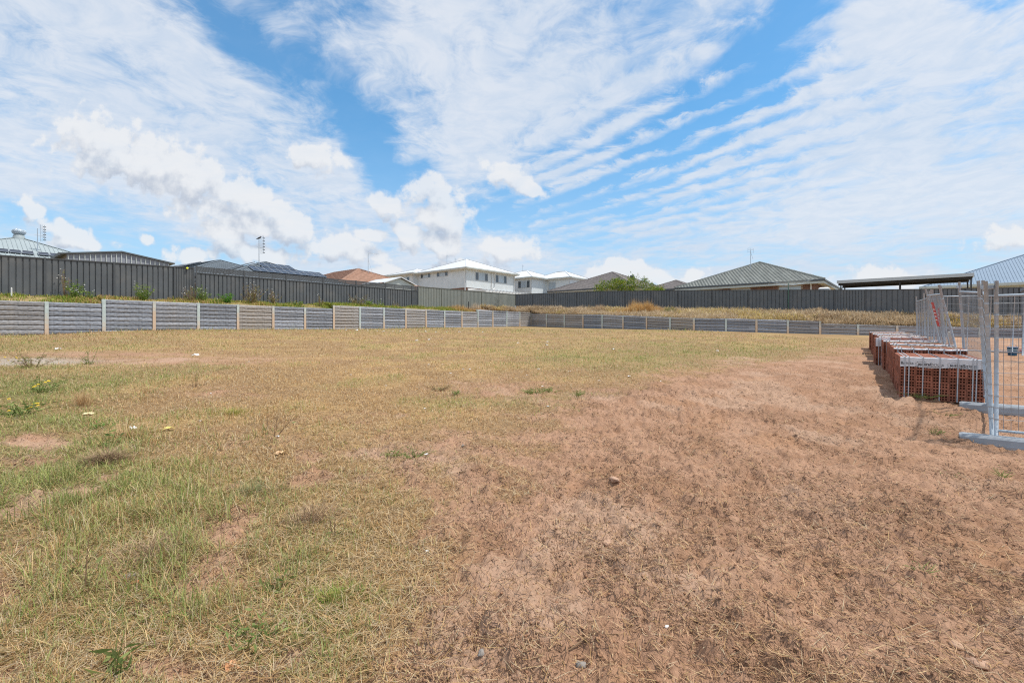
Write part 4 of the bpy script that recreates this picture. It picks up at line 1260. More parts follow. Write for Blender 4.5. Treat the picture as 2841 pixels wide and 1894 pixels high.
# ================================================================== brick packs
M_brick = mat('red_clay_brick', srgb(196, 118, 86), .9, 0, .14, 9, .35, 90, .2)
def _brick_var(t, c, co, tcn):
    oi = t.n('ShaderNodeObjectInfo'); r_ = t.ss(oi.outputs['Random'], 0, 1, .74, 1.22)
    vm = t.n('ShaderNodeVectorMath', operation='SCALE'); t.lk(c, vm.inputs[0]); t.lk(r_, vm.inputs['Scale']); return vm.outputs[0]
M_brick = mat('red_clay_brick', srgb(150, 97, 78), .9, 0, .16, 9, .35, 90, .2, _brick_var)
M_strap = mat('grey_plastic_strap', srgb(182, 188, 194), .4, 0, .06, 5)
M_wrap = mat('white_plastic_wrap', (.66, .68, .71), .35, 0, .05, 8)
M_print = mat('black_print', (.03, .03, .035), .5, 0, .02, 4)
M_timber = mat('pale_pine_batten', srgb(222, 196, 158), .8, 0, .16, 12)
BW, BD, BH = .23, .076, .11
def brick_plain():
    mb = MB(); e = .004
    x0, x1, y0, y1, z0, z1 = .001, BW - .001, .001, BD - .001, .001, BH - .001
    vs = []
    for z, i in ((z0, e), (z0 + e, 0), (z1 - e, 0), (z1, e)):
        vs += [(x0 + i, y0 + i, z), (x1 - i, y0 + i, z), (x1 - i, y1 - i, z), (x0 + i, y1 - i, z)]
    fs = [(3, 2, 1, 0), (12, 13, 14, 15)]
    for l in range(3):
        for k in range(4): fs.append((4 * l + k, 4 * l + (k + 1) % 4, 4 * l + 4 + (k + 1) % 4, 4 * l + 4 + k))
    mb.add(vs, fs)
    return mb.mesh('brick', M_brick)
def brick_holed():
    mb = MB()
    xs_ = [.001]; hw, gap = .028, .0132
    x = .001 + gap
    for i in range(5): xs_ += [x, x + hw]; x += hw + gap
    xs_ = xs_[:11] + [BW - .001]
    zs_ = [.001, .018, .046, .064, .092, BH - .001]
    nX, nZ = len(xs_), len(zs_)
    mb.v = [(a, .001, c) for c in zs_ for a in xs_]
    for j in range(nZ - 1):
        for i in range(nX - 1):
            q_ = (j * nX + i, j * nX + i + 1, (j + 1) * nX + i + 1, (j + 1) * nX + i)
            if i % 2 == 1 and j % 2 == 1:
                b = len(mb.v)
                mb.v += [(mb.v[k][0], .06, mb.v[k][2]) for k in q_]
                for k in range(4): mb.f.append((q_[k], q_[(k + 1) % 4], b + (k + 1) % 4, b + k))
                mb.f.append((b, b + 1, b + 2, b + 3))
            else: mb.f.append(q_)
    b = len(mb.v); y1 = BD - .001
    mb.v += [(xs_[0], y1, zs_[0]), (xs_[-1], y1, zs_[0]), (xs_[-1], y1, zs_[-1]), (xs_[0], y1, zs_[-1])]
    c = (0, nX - 1, nX * nZ - 1, nX * (nZ - 1))
    mb.f += [(b + 1, b, b + 3, b + 2), (c[0], b, b + 1, c[1]), (c[1], b + 1, b + 2, c[2]), (c[2], b + 2, b + 3, c[3]), (c[3], b + 3, b, c[0])]
    return mb.mesh('brick', M_brick)
BP, BHm = brick_plain(), brick_holed()
NXB, NZB, NYB = 5, 7, 18
mb = MB()
for i in range(1, NXB):
    for k in range(NZB - 1):
        for j in range(1, NYB): mb.box(i * BW + .001, (i + 1) * BW - .001, j * BD + .001, (j + 1) * BD - .001, k * BH + .001, (k + 1) * BH - .001)
INNER = mb.mesh('inner_bricks', M_brick)
STX = [.06, .112, .284, .486, .694, .864, .905]
PW, PH, PD = NXB * BW, NZB * BH, NYB * BD
def strap_mesh(x):
    mb = MB(); h = .008
    mb.box(x - h, x + h, -.016, -.0135, 0, PH + .006); mb.box(x - h, x + h, -.0135, PD + .004, PH + .0035, PH + .006)
    return mb.mesh('strap', M_strap)
STM = [strap_mesh(f_ * PW) for f_ in STX]
def wrap_mesh(seed, x0=0.0, x1=PW, drop=.175, back=.07):
    mb = MB(); n = 60
    prof = [(-.006, -drop), (-.007, -drop * .8), (-.008, -drop * .55), (-.007, -drop * .3), (-.006, -.02), (-.003, .0012), (.02, .0022), (back, .002)]
    rr = random.Random(seed)
    for i in range(n + 1):
        xx = x0 + (x1 - x0) * i / n
        for j, (yy, zz) in enumerate(prof):
            wv = (float(vnoise(np.array([xx * 16 + seed]), np.array([j * .9]), seed)[0]) - .5) * (.008 if j < 5 else .0)
            wz_ = (float(vnoise(np.array([xx * 9 + 5]), np.array([seed * 1.7]), seed)[0]) - .5) * .02 if j == 0 else 0
            mb.v.append((xx, yy + wv, PH + zz + wz_))
    m_ = len(prof)
    for i in range(n):
        for j in range(m_ - 1): mb.f.append((i * m_ + j, (i + 1) * m_ + j, (i + 1) * m_ + j + 1, i * m_ + j + 1))
    return mb.mesh('plastic_wrap', M_wrap, True)
WRM = [wrap_mesh(1), wrap_mesh(5, 0, PW, .03, .05), wrap_mesh(9, 0, .34, .22, .10)]
def text_mesh(body, size, bold=0.0):
    cu = bpy.data.curves.new('lettering', 'FONT'); cu.body = body; cu.size = size; cu.offset = bold; cu.resolution_u = 3
    tmp = bpy.data.objects.new('lettering_tmp', cu); COL.objects.link(tmp)
    dg = bpy.context.evaluated_depsgraph_get()
    me = bpy.data.meshes.new_from_object(tmp.evaluated_get(dg))
    bpy.data.objects.remove(tmp)
    me.materials.clear(); me.materials.append(M_print)
    return me
PKYAW = math.radians(-35)
pz = [8.96, 10.2, 11.45, 12.65, 13.8, 15.15, 16.5, 17.85, 19.2, 20.5]
WHICH = ['nearest brick pack with printed white wrap band and grey straps', 'second brick pack behind the printed one, pale edge strip along its top',
         'third brick pack in the row, standing against the leaning fence', 'fourth brick pack in the row from the camera',
         'fifth brick pack, set out to the left with a torn white wrap corner', 'sixth brick pack in the row from the camera',
         'seventh brick pack in the row from the camera', 'eighth brick pack in the row from the camera',
         'last but one brick pack at the far end of the row', 'farthest brick pack, nearest to the concrete retaining wall']
ex_ = np.array([math.cos(PKYAW), math.sin(PKYAW)]); ey_ = np.array([-math.sin(PKYAW), math.cos(PKYAW)])
for i, Zp in enumerate(pz):
    Xp = .97 + .7 * Zp + (0, .0, .03, -.02, -.16, .02, .05, -.03, .04, -.02)[i]
    o = np.array([Xp, Zp])
    cor = [o, o + ex_ * PW, o + ey_ * PD, o + ex_ * PW + ey_ * PD]
    hz_ = [float(H(np.array([c_[0]]), np.array([c_[1]]))[0]) for c_ in cor]
    gxs = ((hz_[1] - hz_[0]) + (hz_[3] - hz_[2])) / 2 / PW; gys = ((hz_[2] - hz_[0]) + (hz_[3] - hz_[1])) / 2 / PD
    pk = thing('brick_pack', WHICH[i], 'brick pack', (Xp, Zp, np.mean(hz_) - (gxs * .3 * PW + gys * .35 * PD) / 2 - .01), PKYAW, 'brick packs stacked in a row along the mesh fence')
    pk.rotation_euler = (math.atan(gys) * .35, -math.atan(gxs) * .3, PKYAW + (random.uniform(-.02, .02) if i else 0))
    link('inner_bricks', INNER, pk)['kind'] = 'stuff'
    jt = lambda s: random.uniform(-s, s)
    for kx in range(NXB):
        for kz in range(NZB):
            link('brick', BHm, pk, (kx * BW + jt(.0008), jt(.004), kz * BH + jt(.0006)))
    for kx in range(NXB):
        for ky in range(1, NYB):
            link('brick', BP, pk, (kx * BW + jt(.0006), ky * BD, (NZB - 1) * BH + jt(.001)))
    for kz in range(NZB - 1):
        for ky in range(1, NYB):
            if kz == 1 and ky in (4, 5, 10, 11): continue
            link('brick', BP, pk, (jt(.004), ky * BD, kz * BH))
    for s in STM: link('strap', s, pk)
    if i == 0: wr = link('plastic_wrap', WRM[0], pk)
    elif i == 4: wr = link('plastic_wrap', WRM[2], pk)
    else: wr = link('plastic_wrap', WRM[1], pk)
    if i == 0:
        def put(body, x, z, size, bold, wfit=None):
            me = text_mesh(body, size, bold)
            wdt = max(v.co.x for v in me.vertices) - min(v.co.x for v in me.vertices)
            sc_ = (wfit / wdt) if wfit else 1
            link('lettering', me, wr, (x, -.0118, z), (math.pi / 2, 0, 0), (sc_, sc_, 1)); return wdt * sc_
        for x0_ in (.254, .690):
            w1 = put('austral', x0_, PH - .138, .072, .0016, .178)
            put('bricks', x0_ + w1 + .006, PH - .138, .072, 0, .165)
            put('or go to www.australbricks.com.au', x0_ - .04, PH - .163, .018, .0003, .37)
            mb = MB()
            for (dx_, dz_, r_) in ((-.012, .05, .006), (-.028, .03, .006), (-.03, .012, .005), (-.016, .0, .004)):
                mb.lathe([(0, -.0005), (r_, -.0005), (r_, .0005), (0, .0005)], 0, 0, 8)
                for q_ in range(len(mb.v) - 32, len(mb.v)):
                    a, b, c = mb.v[q_]; mb.v[q_] = (x0_ + dx_ + a, -.0118 + c, PH - .135 + dz_ + b)
            mb.tube([(x0_ - .01, -.0118, PH - .088), (x0_ + .05, -.0118, PH - .078), (x0_ + .12, -.0118, PH - .083)], .0016, 4)
            mb.build('logo', M_print, wr)
        put('l', .012, PH - .132, .072, .0016); put('bricks', .026, PH - .132, .072, 0, .16)
    if i in (1, 2, 3, 5, 6, 7, 8, 9):
        mb = MB(); yb_ = .50 + .1 * (i % 3); mb.box(-.02 + .03 * (i % 2), PW + .04, yb_, yb_ + .03, PH + .007, PH + .022); mb.build('batten', M_timber if i % 3 else M_wrap, pk)

# ================================================================== temporary mesh fence
M_wire = mat('galvanised_wire', srgb(140, 146, 152), .45, .3, .12, 20)
M_foot = mat('grey_plastic_foot', srgb(150, 156, 162), .7, 0, .10, 5, .15, 40)
M_red = mat('red_sign', srgb(190, 40, 48), .5, 0, .08, 4)
M_signw = mat('white_sign_print', (.8, .8, .8), .5, 0, .02, 4)
FT = 2.1
def fence_panel(label, a, b, lean=0.0, zoff=0.0, sign=None, wire_r=.0018, h=FT, mids=(), tilt=True):
    a = np.array(a); b = np.array(b); L = float(np.linalg.norm(b - a))
    za = float(Hs(*a)) - H0 + zoff; zb = float(Hs(*b)) - H0 + zoff
    root = thing('temporary_fence_panel', label, 'mesh fence', (a[0], a[1], za + .09), math.atan2(b[1] - a[1], b[0] - a[0]), 'temporary mesh fence panels')
    root.rotation_euler = (lean, -math.atan2(zb - za, L) if tilt else 0, root.rotation_euler[2])
    for x in (.06, L - .06):
        mb = MB(); mb.tube([(x, 0, 0), (x, 0, h)], .022, 12); mb.build('post', M_galv, root, True)
    for z in (.10, h - .2):
        mb = MB(); mb.tube([(.06, 0, z), (L - .06, 0, z)], .018, 8); mb.build('rail', M_galv, root, True)
    for f_ in mids:
        mb = MB(); mb.tube([(L * f_, 0, .1), (L * f_, 0, h - .2)], .012, 8); mb.build('upright', M_galv, root, True)
    mb = MB(); r_ = wire_r
    nv = int((L - .12) / .068)
    for k in range(1, nv):
        x = .06 + (L - .12) * k / nv
        mb.tube([(x, .012, .10), (x, .012, h - .2)], r_, 4, False)
    z = .25
    while z < h - .25:
        mb.tube([(.035, .017, z), (L - .035, .017, z)], r_ * 1.15, 4, False); z += .155
    mb.build('wire_mesh', M_wire, root)['kind'] = 'stuff'
    mb = MB()
    for k in range(11):
        zz = .25 + .155 * k
        for x in (.06, L - .06): mb.lathe([(.0225, zz - .010), (.0245, zz - .010), (.0245, zz + .010), (.0225, zz + .010)], x, 0, 10)
    mb.build('weld_bands', M_galv, root)['kind'] = 'stuff'
    if sign:
        x, z, wd, ht = sign
        mb = MB(); mb.box(x, x + wd, .026, .032, z, z + ht); sg = mb.build('sign', M_red, root)
        mb = MB()
        for k in range(5): mb.box(x + .03, x + wd - .03 - .05 * (k % 2), 0.0325, .0345, z + ht - .10 - .085 * k - (.0 if k else -.03), z + ht - .075 - .085 * k)
        mb.build('sign_print', M_signw, sg)
    return root
def clamp(root, x, z, dx_, dy_):
    mb = MB(); mb.bar((x - .02, 0, z), (x + dx_, dy_, z), .075, .045); mb.build('clamp', M_galv, root)
def foot(label, c, yaw, L=.86):
    z = float(H(np.array([c[0]]), np.array([c[1]]))[0])
    root = thing('fence_foot', label, 'fence foot', (c[0], c[1], z - .012), yaw, 'grey feet of the mesh fence')
    mb = MB(); prof = [(.135, 0), (.135, .05), (.128, .055), (.115, .125), (.085, .155)]
    vs = []
    for x, sc_ in ((-L / 2, .86), (-L / 2 + .035, 1), (L / 2 - .035, 1), (L / 2, .86)):
        for (yy, zz) in prof: vs.append((x, -yy * sc_, zz * (1 if sc_ == 1 else .93)))
        for (yy, zz) in reversed(prof): vs.append((x, yy * sc_, zz * (1 if sc_ == 1 else .93)))
    n = 2 * len(prof); fs = [tuple(range(n)), tuple(reversed(range(3 * n, 4 * n)))]
    for s in range(3):
        for k in range(n): fs.append((s * n + (k + 1) % n, s * n + k, (s + 1) * n + k, (s + 1) * n + (k + 1) % n))
    mb.add(vs, fs); mb.build('block', M_foot, root)
    mb = MB()
    for x in (-L * .22, -.04, .04, L * .22): mb.lathe([(.0, .153), (.032, .153), (.032, .158), (.024, .158), (.024, .1535), (0, .1535)], x, 0, 12)
    mb.build('socket_ring', M_foot, root)
    return root
FN = [np.array(p) for p in ((6.50, 6.40), (8.0, 8.05), (9.47, 10.0), (10.88, 12.0), (12.33, 13.95), (13.74, 15.9), (15.15, 17.9))]
mB = -BX
t1 = fence_panel('nearest mesh fence panel at the right edge of the picture, turned across the row', FN[0] - mB * .08, FN[0] + mB * 2.32, wire_r=.0028, tilt=False)
clamp(t1, .06, FT - .08, -.13, .06)
leans = [.03, .06, .20, .05, .03, .02]
labs = ['first mesh panel of the row beside the nearest brick pack, edge on', 'second mesh panel of the row, leaning over the brick packs',
        'third mesh panel of the row, leaning furthest with a red sign', 'fourth mesh panel of the row with a small red sign', 'fifth mesh panel of the row, upright behind the brick packs', 'last mesh panel at the far corner of the row']
for i in range(6):
    dv = (FN[i + 1] - FN[i]) / np.linalg.norm(FN[i + 1] - FN[i])
    pnl = fence_panel(labs[i], FN[i] + dv * .03 - mB * (.06 if i == 0 else 0), FN[i + 1] - dv * .02, -leans[i] if False else leans[i] * -1, sign=(1.35, 1.15, .34, .58) if i == 2 else (.35, 1.05, .3, .5) if i == 3 else None, mids=(.33, .66) if i >= 2 else ())
    if i in (0, 1): clamp(pnl, np.linalg.norm(FN[i + 1] - FN[i]) - .11, FT - .1, .14, 0)
Fc = np.array([14.35, 16.65])
far_l = ['mesh panel behind the brick packs with pale uprights, facing the lot', 'mesh panel seen through the nearest fence post, facing the lot', 'far mesh panel beside the site, out to the right']
for i in range(3):
    fence_panel(far_l[i], Fc + mB * (2.45 * i), Fc + mB * (2.45 * i + 2.4), 0, .12, mids=(.22, .44, .66, .88))
yB = math.atan2(mB[1], mB[0])
foot('nearest grey fence foot under the upright corner post', FN[0] + mB * .12 + np.array([-.06, -.02]), yB, .95)
foot('grey fence foot just in front of the nearest brick pack', FN[1] + np.array([.03, -.05]), yB, .82)
foot('grey fence foot lying open beyond the mesh at right', FN[1] + np.array([1.0, 1.5]), yB + .9, .6)

# ---- things on the neighbouring site, seen through the mesh
gz_at = lambda p: float(Hs(*p)) - H0
M_slate = mat('slate_blue_steel', srgb(112, 122, 134), .5, 0, .08, 2, .1, 20)
M_bluep = mat('blue_plastic', srgb(60, 120, 170), .5, 0, .05, 4)
c = np.array([20.4, 19.0])
cb = thing('site_cabin', 'tall slate grey site cabin at the right edge behind the mesh', 'site cabin', (c[0], c[1], gz_at(c)), YAW)
mb = MB(); mb.box(0, 1.1, -1.2, 0, .14, 2.5); mb.build('cabin_wall', M_slate, cb)
mb = MB(); mb.box(-.04, 1.14, -1.24, .04, 2.504, 2.62); mb.build('roof', M_slate, cb)
mb = MB(); mb.box(-.06, 1.16, -1.26, .06, 0, .136); mb.build('base', M_red, cb)
mb = MB(); mb.box(-.03, -.003, -1.0, -.25, .25, 2.2); mb.build('door', M_slate, cb)
c = np.array([18.7, 17.9])
bk = thing('bucket', 'blue bucket on the ground beside the site cabin', 'bucket', (c[0], c[1], gz_at(c)))
mb = MB(); mb.lathe([(0, .003), (.12, 0), (.15, .3), (.16, .3), (.16, .32), (.14, .32), (.115, .02), (0, .02)], 0, 0, 16); mb.build('pail', M_bluep, bk, True)
mb = MB(); mb.tube([(.15 * math.cos(t), 0, .3 + .14 * math.sin(t)) for t in np.linspace(0, math.pi, 9)], .006, 5); mb.build('handle', M_galv, bk)
c = cxy(2636, 21.5)
sp = thing('timber_post', 'pale post standing alone behind the mesh fence', 'post', (c[0], c[1], gz_at(c)), YAW)
mb = MB(); mb.box(-.08, .08, -.08, .08, -.1, .72); mb.build('shaft', M_post, sp); mb = MB(); mb.add([(-.085, -.085, .723), (.085, -.085, .723), (.085, .085, .723), (-.085, .085, .723), (0, 0, .76)], [(0, 1, 4), (1, 2, 4), (2, 3, 4), (3, 0, 4), (3, 2, 1, 0)]); mb.build('cap', M_post, sp)
c = cxy(2604, 18.2)
rl_ = thing('plastic_roll', 'crumpled white plastic roll on the ground behind the mesh', 'plastic roll', (c[0], c[1], gz_at(c)), .3)
mb = MB(); pr = [(0, .0), (.09, .0), (.12, .08), (.10, .3), (.13, .55), (.11, .8), (.05, .82), (0, .8)]
mb.lathe(pr, 0, 0, 14); mb.v = [(z - .4, x, y + .12 + .02 * math.sin(9 * z + 3 * x)) for x, y, z in mb.v]; mb.build('roll', M_wrap, rl_, True)
mb = MB(); mb.lathe([(0.0, .81), (.035, .81), (.035, .86), (.0, .86)], 0, 0, 10); mb.v = [(z - .4, x, y + .12) for x, y, z in mb.v]; mb.build('core', M_timber, rl_)
c0 = cxy(2600, 19.5)
st = thing('survey_stake', 'white stake with pink tip leaning behind the mesh fence', 'stake', (c0[0], c0[1], gz_at(c0)), .2)
mb = MB(); mb.bar((.75, 0, 0), (.06, 0, .62), .04, .03, (0, 1, 0)); mb.build('shaft', M_signw, st)
mb = MB(); mb.bar((.055, 0, .625), (-.03, 0, .70), .05, .04, (0, 1, 0)); mb.build('tip', mat('pink_paint', srgb(220, 110, 120), .6), st)

# ================================================================== small things on the terrace and fence
def stake(label, px, y0, y1, s_t, m, wd=.035):
    """thin stake standing on the terrace: px column, image rows of top and foot"""
    best = None
    for i in np.linspace(0, NP - 1.001, 700):
        p = terrace_at(np.array([i]), np.array([s_t]))[0]
        q_ = abs(CX + p[0] / p[1] * F - px)
        if best is None or q_ < best[0]: best = (q_, p)
    p = best[1]
    root = thing('stake', label, 'stake', tuple(p))
    hgt = (y1 - y0) / F * p[1]
    mb = MB(); mb.box(-wd / 2, wd / 2, -wd / 2, wd / 2, -.2, hgt - .03); mb.build('shaft', m, root)
    mb = MB(); mb.add([(-wd / 2, -wd / 2, hgt - .029), (wd / 2, -wd / 2, hgt - .029), (wd / 2, wd / 2, hgt - .029), (-wd / 2, wd / 2, hgt - .029), (0, 0, hgt)], [(0, 1, 4), (1, 2, 4), (2, 3, 4), (3, 0, 4), (3, 2, 1, 0)]); mb.build('point', m, root)
stake('white stake before the charcoal fence at far left', 33, 796, 822, .7, M_signw)
stake('short white stake at the corner between the olive and slate fences', 1429, 844, 856, .8, M_signw, .06)
stake('dark stake standing before the olive fence', 1301, 832, 856, .6, M_dk_steel, .07)
pb = ray_line(519, fl(-1), fl(0))
ball = thing('tennis_ball', 'yellow ball stuck on top of the charcoal fence', 'ball', (pb[0] + .05, pb[1] - .06, zat(744.5, pb[1])))
mb = MB(); mb.lathe([(.001, -.06), (.03, -.052), (.052, -.03), (.06, 0), (.052, .03), (.03, .052), (.001, .06)], 0, 0, 14); mb.build('felt', mat('yellow_felt', srgb(226, 232, 40), .8), ball, True)
mb = MB(); mb.tube([(.0605 * math.cos(t) , .0605 * math.sin(t) * .8, .036 * math.sin(2 * t)) for t in np.linspace(0, 2 * math.pi, 24)], .004, 4); mb.build('seam', M_signw, ball)
# bird on the aerial
an = [o for o in bpy.data.objects if o.name.startswith('antenna')]
bpx = None
for o in an:
    if o.parent and 'solar panels facing' in o.parent.get('label', ''): bpx = o
if bpx:
    bpy.context.view_layer.update()
    vmax = max((bpx.matrix_world @ v.co for v in bpx.data.vertices), key=lambda v: v.z)
    bd = thing('bird', 'small dark bird perched on top of the roof aerial', 'bird', (vmax.x, vmax.y, vmax.z), .6)
    mb = MB(); mb.tube([(-.17, 0, .02), (-.10, 0, .06), (-.02, 0, .10), (.05, 0, .14), (.09, 0, .19), (.115, 0, .215), (.14, 0, .21), (.175, 0, .2)], [.012, .03, .055, .06, .04, .036, .022, .004], 8); mb.build('body', M_black, bd, True)
    mb = MB(); mb.tube([(0, .01, .06), (.005, .01, 0)], .006, 4); mb.build('leg', M_black, bd)

# ================================================================== grass and straw
M_grass = attr_mat('grass_blades', .8, .25)
M_straw = attr_mat('straw', .85, .1)
def S(r, g, b, k=1.08): return np.array(srgb(r, g, b)) * k
DRY = np.array([S(198, 166, 116), S(214, 186, 140), S(174, 138, 94), S(188, 152, 104), S(152, 122, 86), S(206, 178, 138), S(186, 168, 138), S(200, 182, 150)])
GRN = np.array([S(138, 148, 80), S(162, 166, 102), S(118, 134, 66), S(152, 156, 106), S(178, 172, 112)])
BRN = np.array([S(112, 84, 64), S(90, 70, 54), S(134, 102, 78), S(166, 130, 100), S(120, 92, 72), S(188, 152, 118)])
def in_lot(x, y):
    ok = ((x - LW[3][0]) * .768 - (y - LW[3][1]) * .641) > .06
    for a, b in ((CORNER, R8), (R8, RE + (RE - R8))):
        d = b - a; nn = np.array([d[1], -d[0]]) / np.linalg.norm(d)
        ok &= ((x - a[0]) * nn[0] + (y - a[1]) * nn[1]) > .06
    return ok
def sample(n, z0, z1, sw=1.32):
    Z = z0 * np.exp(RNG.random(n) * math.log(z1 / z0)); X = (RNG.random(n) * 2 - 1) * sw * (Z + .5)
    k = in_lot(X, Z); return X[k], Z[k]
PKBOX = (np.array([.97 + .7 * 8.96, 8.96]), ex_, ey_)
def off_packs(x, y):
    u = (x - PKBOX[0][0]) * ex_[0] + (y - PKBOX[0][1]) * ex_[1]; v = (x - PKBOX[0][0]) * ey_[0] + (y - PKBOX[0][1]) * ey_[1]
    return ~((u > -.02) & (u < PW + .02) & (v > -.02) & (v < 15.5))
def pick(pal, n): return pal[RNG.integers(0, len(pal), n)] * (RNG.random(n)[:, None] * .3 + .85)

parts = []
# lawn
x, y = sample(820000, 1.5, 49)
z0 = Hs(x, y) - H0
r_, (dirt, gr, gv, n1, n2, n3, px, py, tr, clod) = relief(x, y, z0)
k = (RNG.random(len(x)) < (1 - dirt) ** 1.5 * (.35 + .65 * sstep(.32, .6, n2)) * (1 - gv)) & off_packs(x, y)
x, y, z, gr, n1, n2, px, py = x[k], y[k], (z0 + r_)[k], gr[k], n1[k], n2[k], px[k], py[k]
n = len(x)
green = RNG.random(n) < np.clip(gr * 1.25, 0, .92)
col = np.where(green[:, None], pick(GRN, n), pick(DRY, n))
gold = np.exp(-(((px - 1050) / 480) ** 2 + ((py - 1090) / 130) ** 2))
col = col * (1 + .10 * gold[:, None] * np.array([1.2, 1.0, .4]))
h = (.026 + .055 * RNG.random(n) + .035 * sstep(.5, .75, n1) * RNG.random(n)) * (1 + .02 * y)
h *= np.where(green, 1.1, 1.0)
rank = np.exp(-(((px - 350) / 650) ** 2 + ((py - 1520) / 330) ** 2))        # ranker growth at near left
tuft = sstep(.52, .7, fbm(x * 2.3 + 7, y * 2.3, 3, 131))
h *= (1 + 1.6 * rank * RNG.random(n) ** 1.5) * (.75 + .9 * tuft * (.3 + .7 * np.clip(rank * 1.5, 0, 1)))
# taller fringe at the foot of the walls
dl = (x - LW[3][0]) * .768 - (y - LW[3][1]) * .641
fr = np.exp(-np.maximum(dl, 0) / .8) + np.exp(-np.maximum(33.5 - y, 0) / 1.2) * (x > 10)
h *= 1 + 2.2 * np.clip(fr, 0, 1) * RNG.random(n) ** 1.4
wd = .0021 + .00062 * y
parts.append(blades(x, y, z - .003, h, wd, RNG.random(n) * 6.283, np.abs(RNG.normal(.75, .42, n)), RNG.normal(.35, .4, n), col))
# matted thatch lying between the blades
x, y = sample(210000, 1.5, 14)
z0 = Hs(x, y) - H0
r_, (dirt, gr, gv, n1, n2, n3, px, py, tr, clod) = relief(x, y, z0)
k = RNG.random(len(x)) < (1 - dirt) * .85 + .05
x, y, z = x[k], y[k], (z0 + r_)[k]; n = len(x)
col = pick(DRY, n) * .95
parts.append(blades(x, y, z + .004 + .02 * RNG.random(n), .05 + .12 * RNG.random(n) ** 1.5, .0020 + .0005 * y, RNG.random(n) * 6.283, RNG.normal(1.4, .12, n), RNG.normal(.05, .15, n), col))
co, q_, t_, c_ = join_np(parts)
lawn = link('lawn_grass', big_mesh('lawn_grass', co, q_, t_, M_grass, c_)); lawn['kind'] = 'stuff'; lawn['label'] = 'short dry golden and green grass over the left of the lot'

# straw trodden into the bare earth
x, y = sample(900000, 1.5, 30)
z0 = Hs(x, y) - H0
r_, (dirt, gr, gv, n1, n2, n3, px, py, tr, clod) = relief(x, y, z0)
matn = sstep(.44, .64, tr) * .6 + .5 * sstep(.45, .7, fbm(x * 1.6 + 4, y * 1.6, 3, 91))
edge = np.exp(-((dirt - .5) / .3) ** 2)
k = (RNG.random(len(x)) < dirt * np.clip(.13 + .46 * matn + .42 * edge, 0, 1)) & off_packs(x, y)
x, y, z, tr, edge = x[k], y[k], (z0 + r_)[k], tr[k], edge[k]; n = len(x)
col = pick(BRN, n); dryp = RNG.random(n) < (.08 + .5 * edge); col = np.where(dryp[:, None], pick(DRY, n) * .85, col)
yaw = np.where(RNG.random(n) < .55, RNG.normal(math.radians(107), .55, n) + math.pi * RNG.integers(0, 2, n), RNG.random(n) * 6.283)
ln = .02 + .05 * RNG.random(n) ** 1.6 + .08 * (RNG.random(n) < .04)
p1 = blades(x, y, z + .002 + .006 * RNG.random(n), ln, .0024 + .0005 * y, yaw, RNG.normal(1.42, .16, n), RNG.normal(.1, .25, n), col)
co, q_, t_, c_ = p1
sw_ = link('trodden_straw', big_mesh('trodden_straw', co, q_, t_, M_straw, c_)); sw_['kind'] = 'stuff'; sw_['label'] = 'brown straw trodden into the bare earth on the right'

# small crumbs of earth and gravel on the dirt
x, y = sample(90000, 1.5, 14)
z0 = Hs(x, y) - H0
r_, (dirt, gr, gv, n1, n2, n3, px, py, tr, clod) = relief(x, y, z0)
k = RNG.random(len(x)) < dirt * (.15 + .85 * sstep(.45, .6, tr))
x, y, z = x[k], y[k], (z0 + r_)[k]; n = len(x)
oct_ = np.array([(1, 0, 0), (0, 1, 0), (-1, 0, 0), (0, -1, 0), (0, 0, .7), (0, 0, -.5)], float)
sz = (.002 + .011 * RNG.random(n) ** 4)
jit = 1 + .5 * (RNG.random((n, 6, 1)) - .5)
co = np.stack([x, y, z + sz * .3], 1)[:, None, :] + oct_[None] * jit * sz[:, None, None]
tri = np.array([(0, 1, 4), (1, 2, 4), (2, 3, 4), (3, 0, 4), (1, 0, 5), (2, 1, 5), (3, 2, 5), (0, 3, 5)])
tt = (np.arange(n)[:, None, None] * 6 + tri[None]).reshape(-1, 3)
col = .86 * np.array([S(192, 150, 120), S(176, 132, 102), S(186, 148, 120), S(166, 126, 98)])[RNG.integers(0, 4, n)]
cr = link('earth_crumbs', big_mesh('earth_crumbs', co.reshape(-1, 3), np.zeros((0, 4), np.int32), tt, M_straw, np.repeat(col, 6, 0))); cr['kind'] = 'stuff'; cr['label'] = 'loose crumbs of pinkish brown earth on the bare ground'

# terrace grass: green fringe on the left bank, brown tussock on the right bank
def bank(n, i0, i1, colf, hf, lean_m, wdk=.0009):
    i = i0 + (i1 - i0) * RNG.random(n); s = RNG.random(n) ** 1.1
    p = terrace_at(i, s * .98)
    return i, s, p
NLP = len(LW) + 2   # pairs that belong to the left boundary
i, s, p = bank(52000, 0.0, NLP, None, None, None)
cl_ = fbm(p[:, 0] * .7, p[:, 1] * .7, 4, 13); zone = fbm(p[:, 0] * .23, p[:, 1] * .23, 3, 15)
k = RNG.random(len(i)) < .25 + .75 * sstep(.35, .6, cl_)
i, s, p, cl_, zone = i[k], s[k], p[k], cl_[k], zone[k]; n = len(i)
dryz = sstep(.50, .66, zone)
green = RNG.random(n) < .9 - .45 * dryz - .45 * sstep(17, 20, i)
GR2 = np.array([S(132, 150, 62), S(154, 166, 78), S(112, 138, 52), S(178, 172, 88)])
DR2 = np.array([S(200, 166, 118), S(210, 180, 132), S(184, 150, 106)])
col = np.where(green[:, None], pick(GR2, n), pick(DR2, n))
h = (.07 + .15 * RNG.random(n) ** 1.5) * (.6 + .9 * sstep(.4, .7, cl_))
bA = blades(p[:, 0], p[:, 1], p[:, 2] - .01, h, np.full(n, .022), RNG.random(n) * 6.283, np.abs(RNG.normal(.45, .35, n)), RNG.normal(.3, .3, n), col)
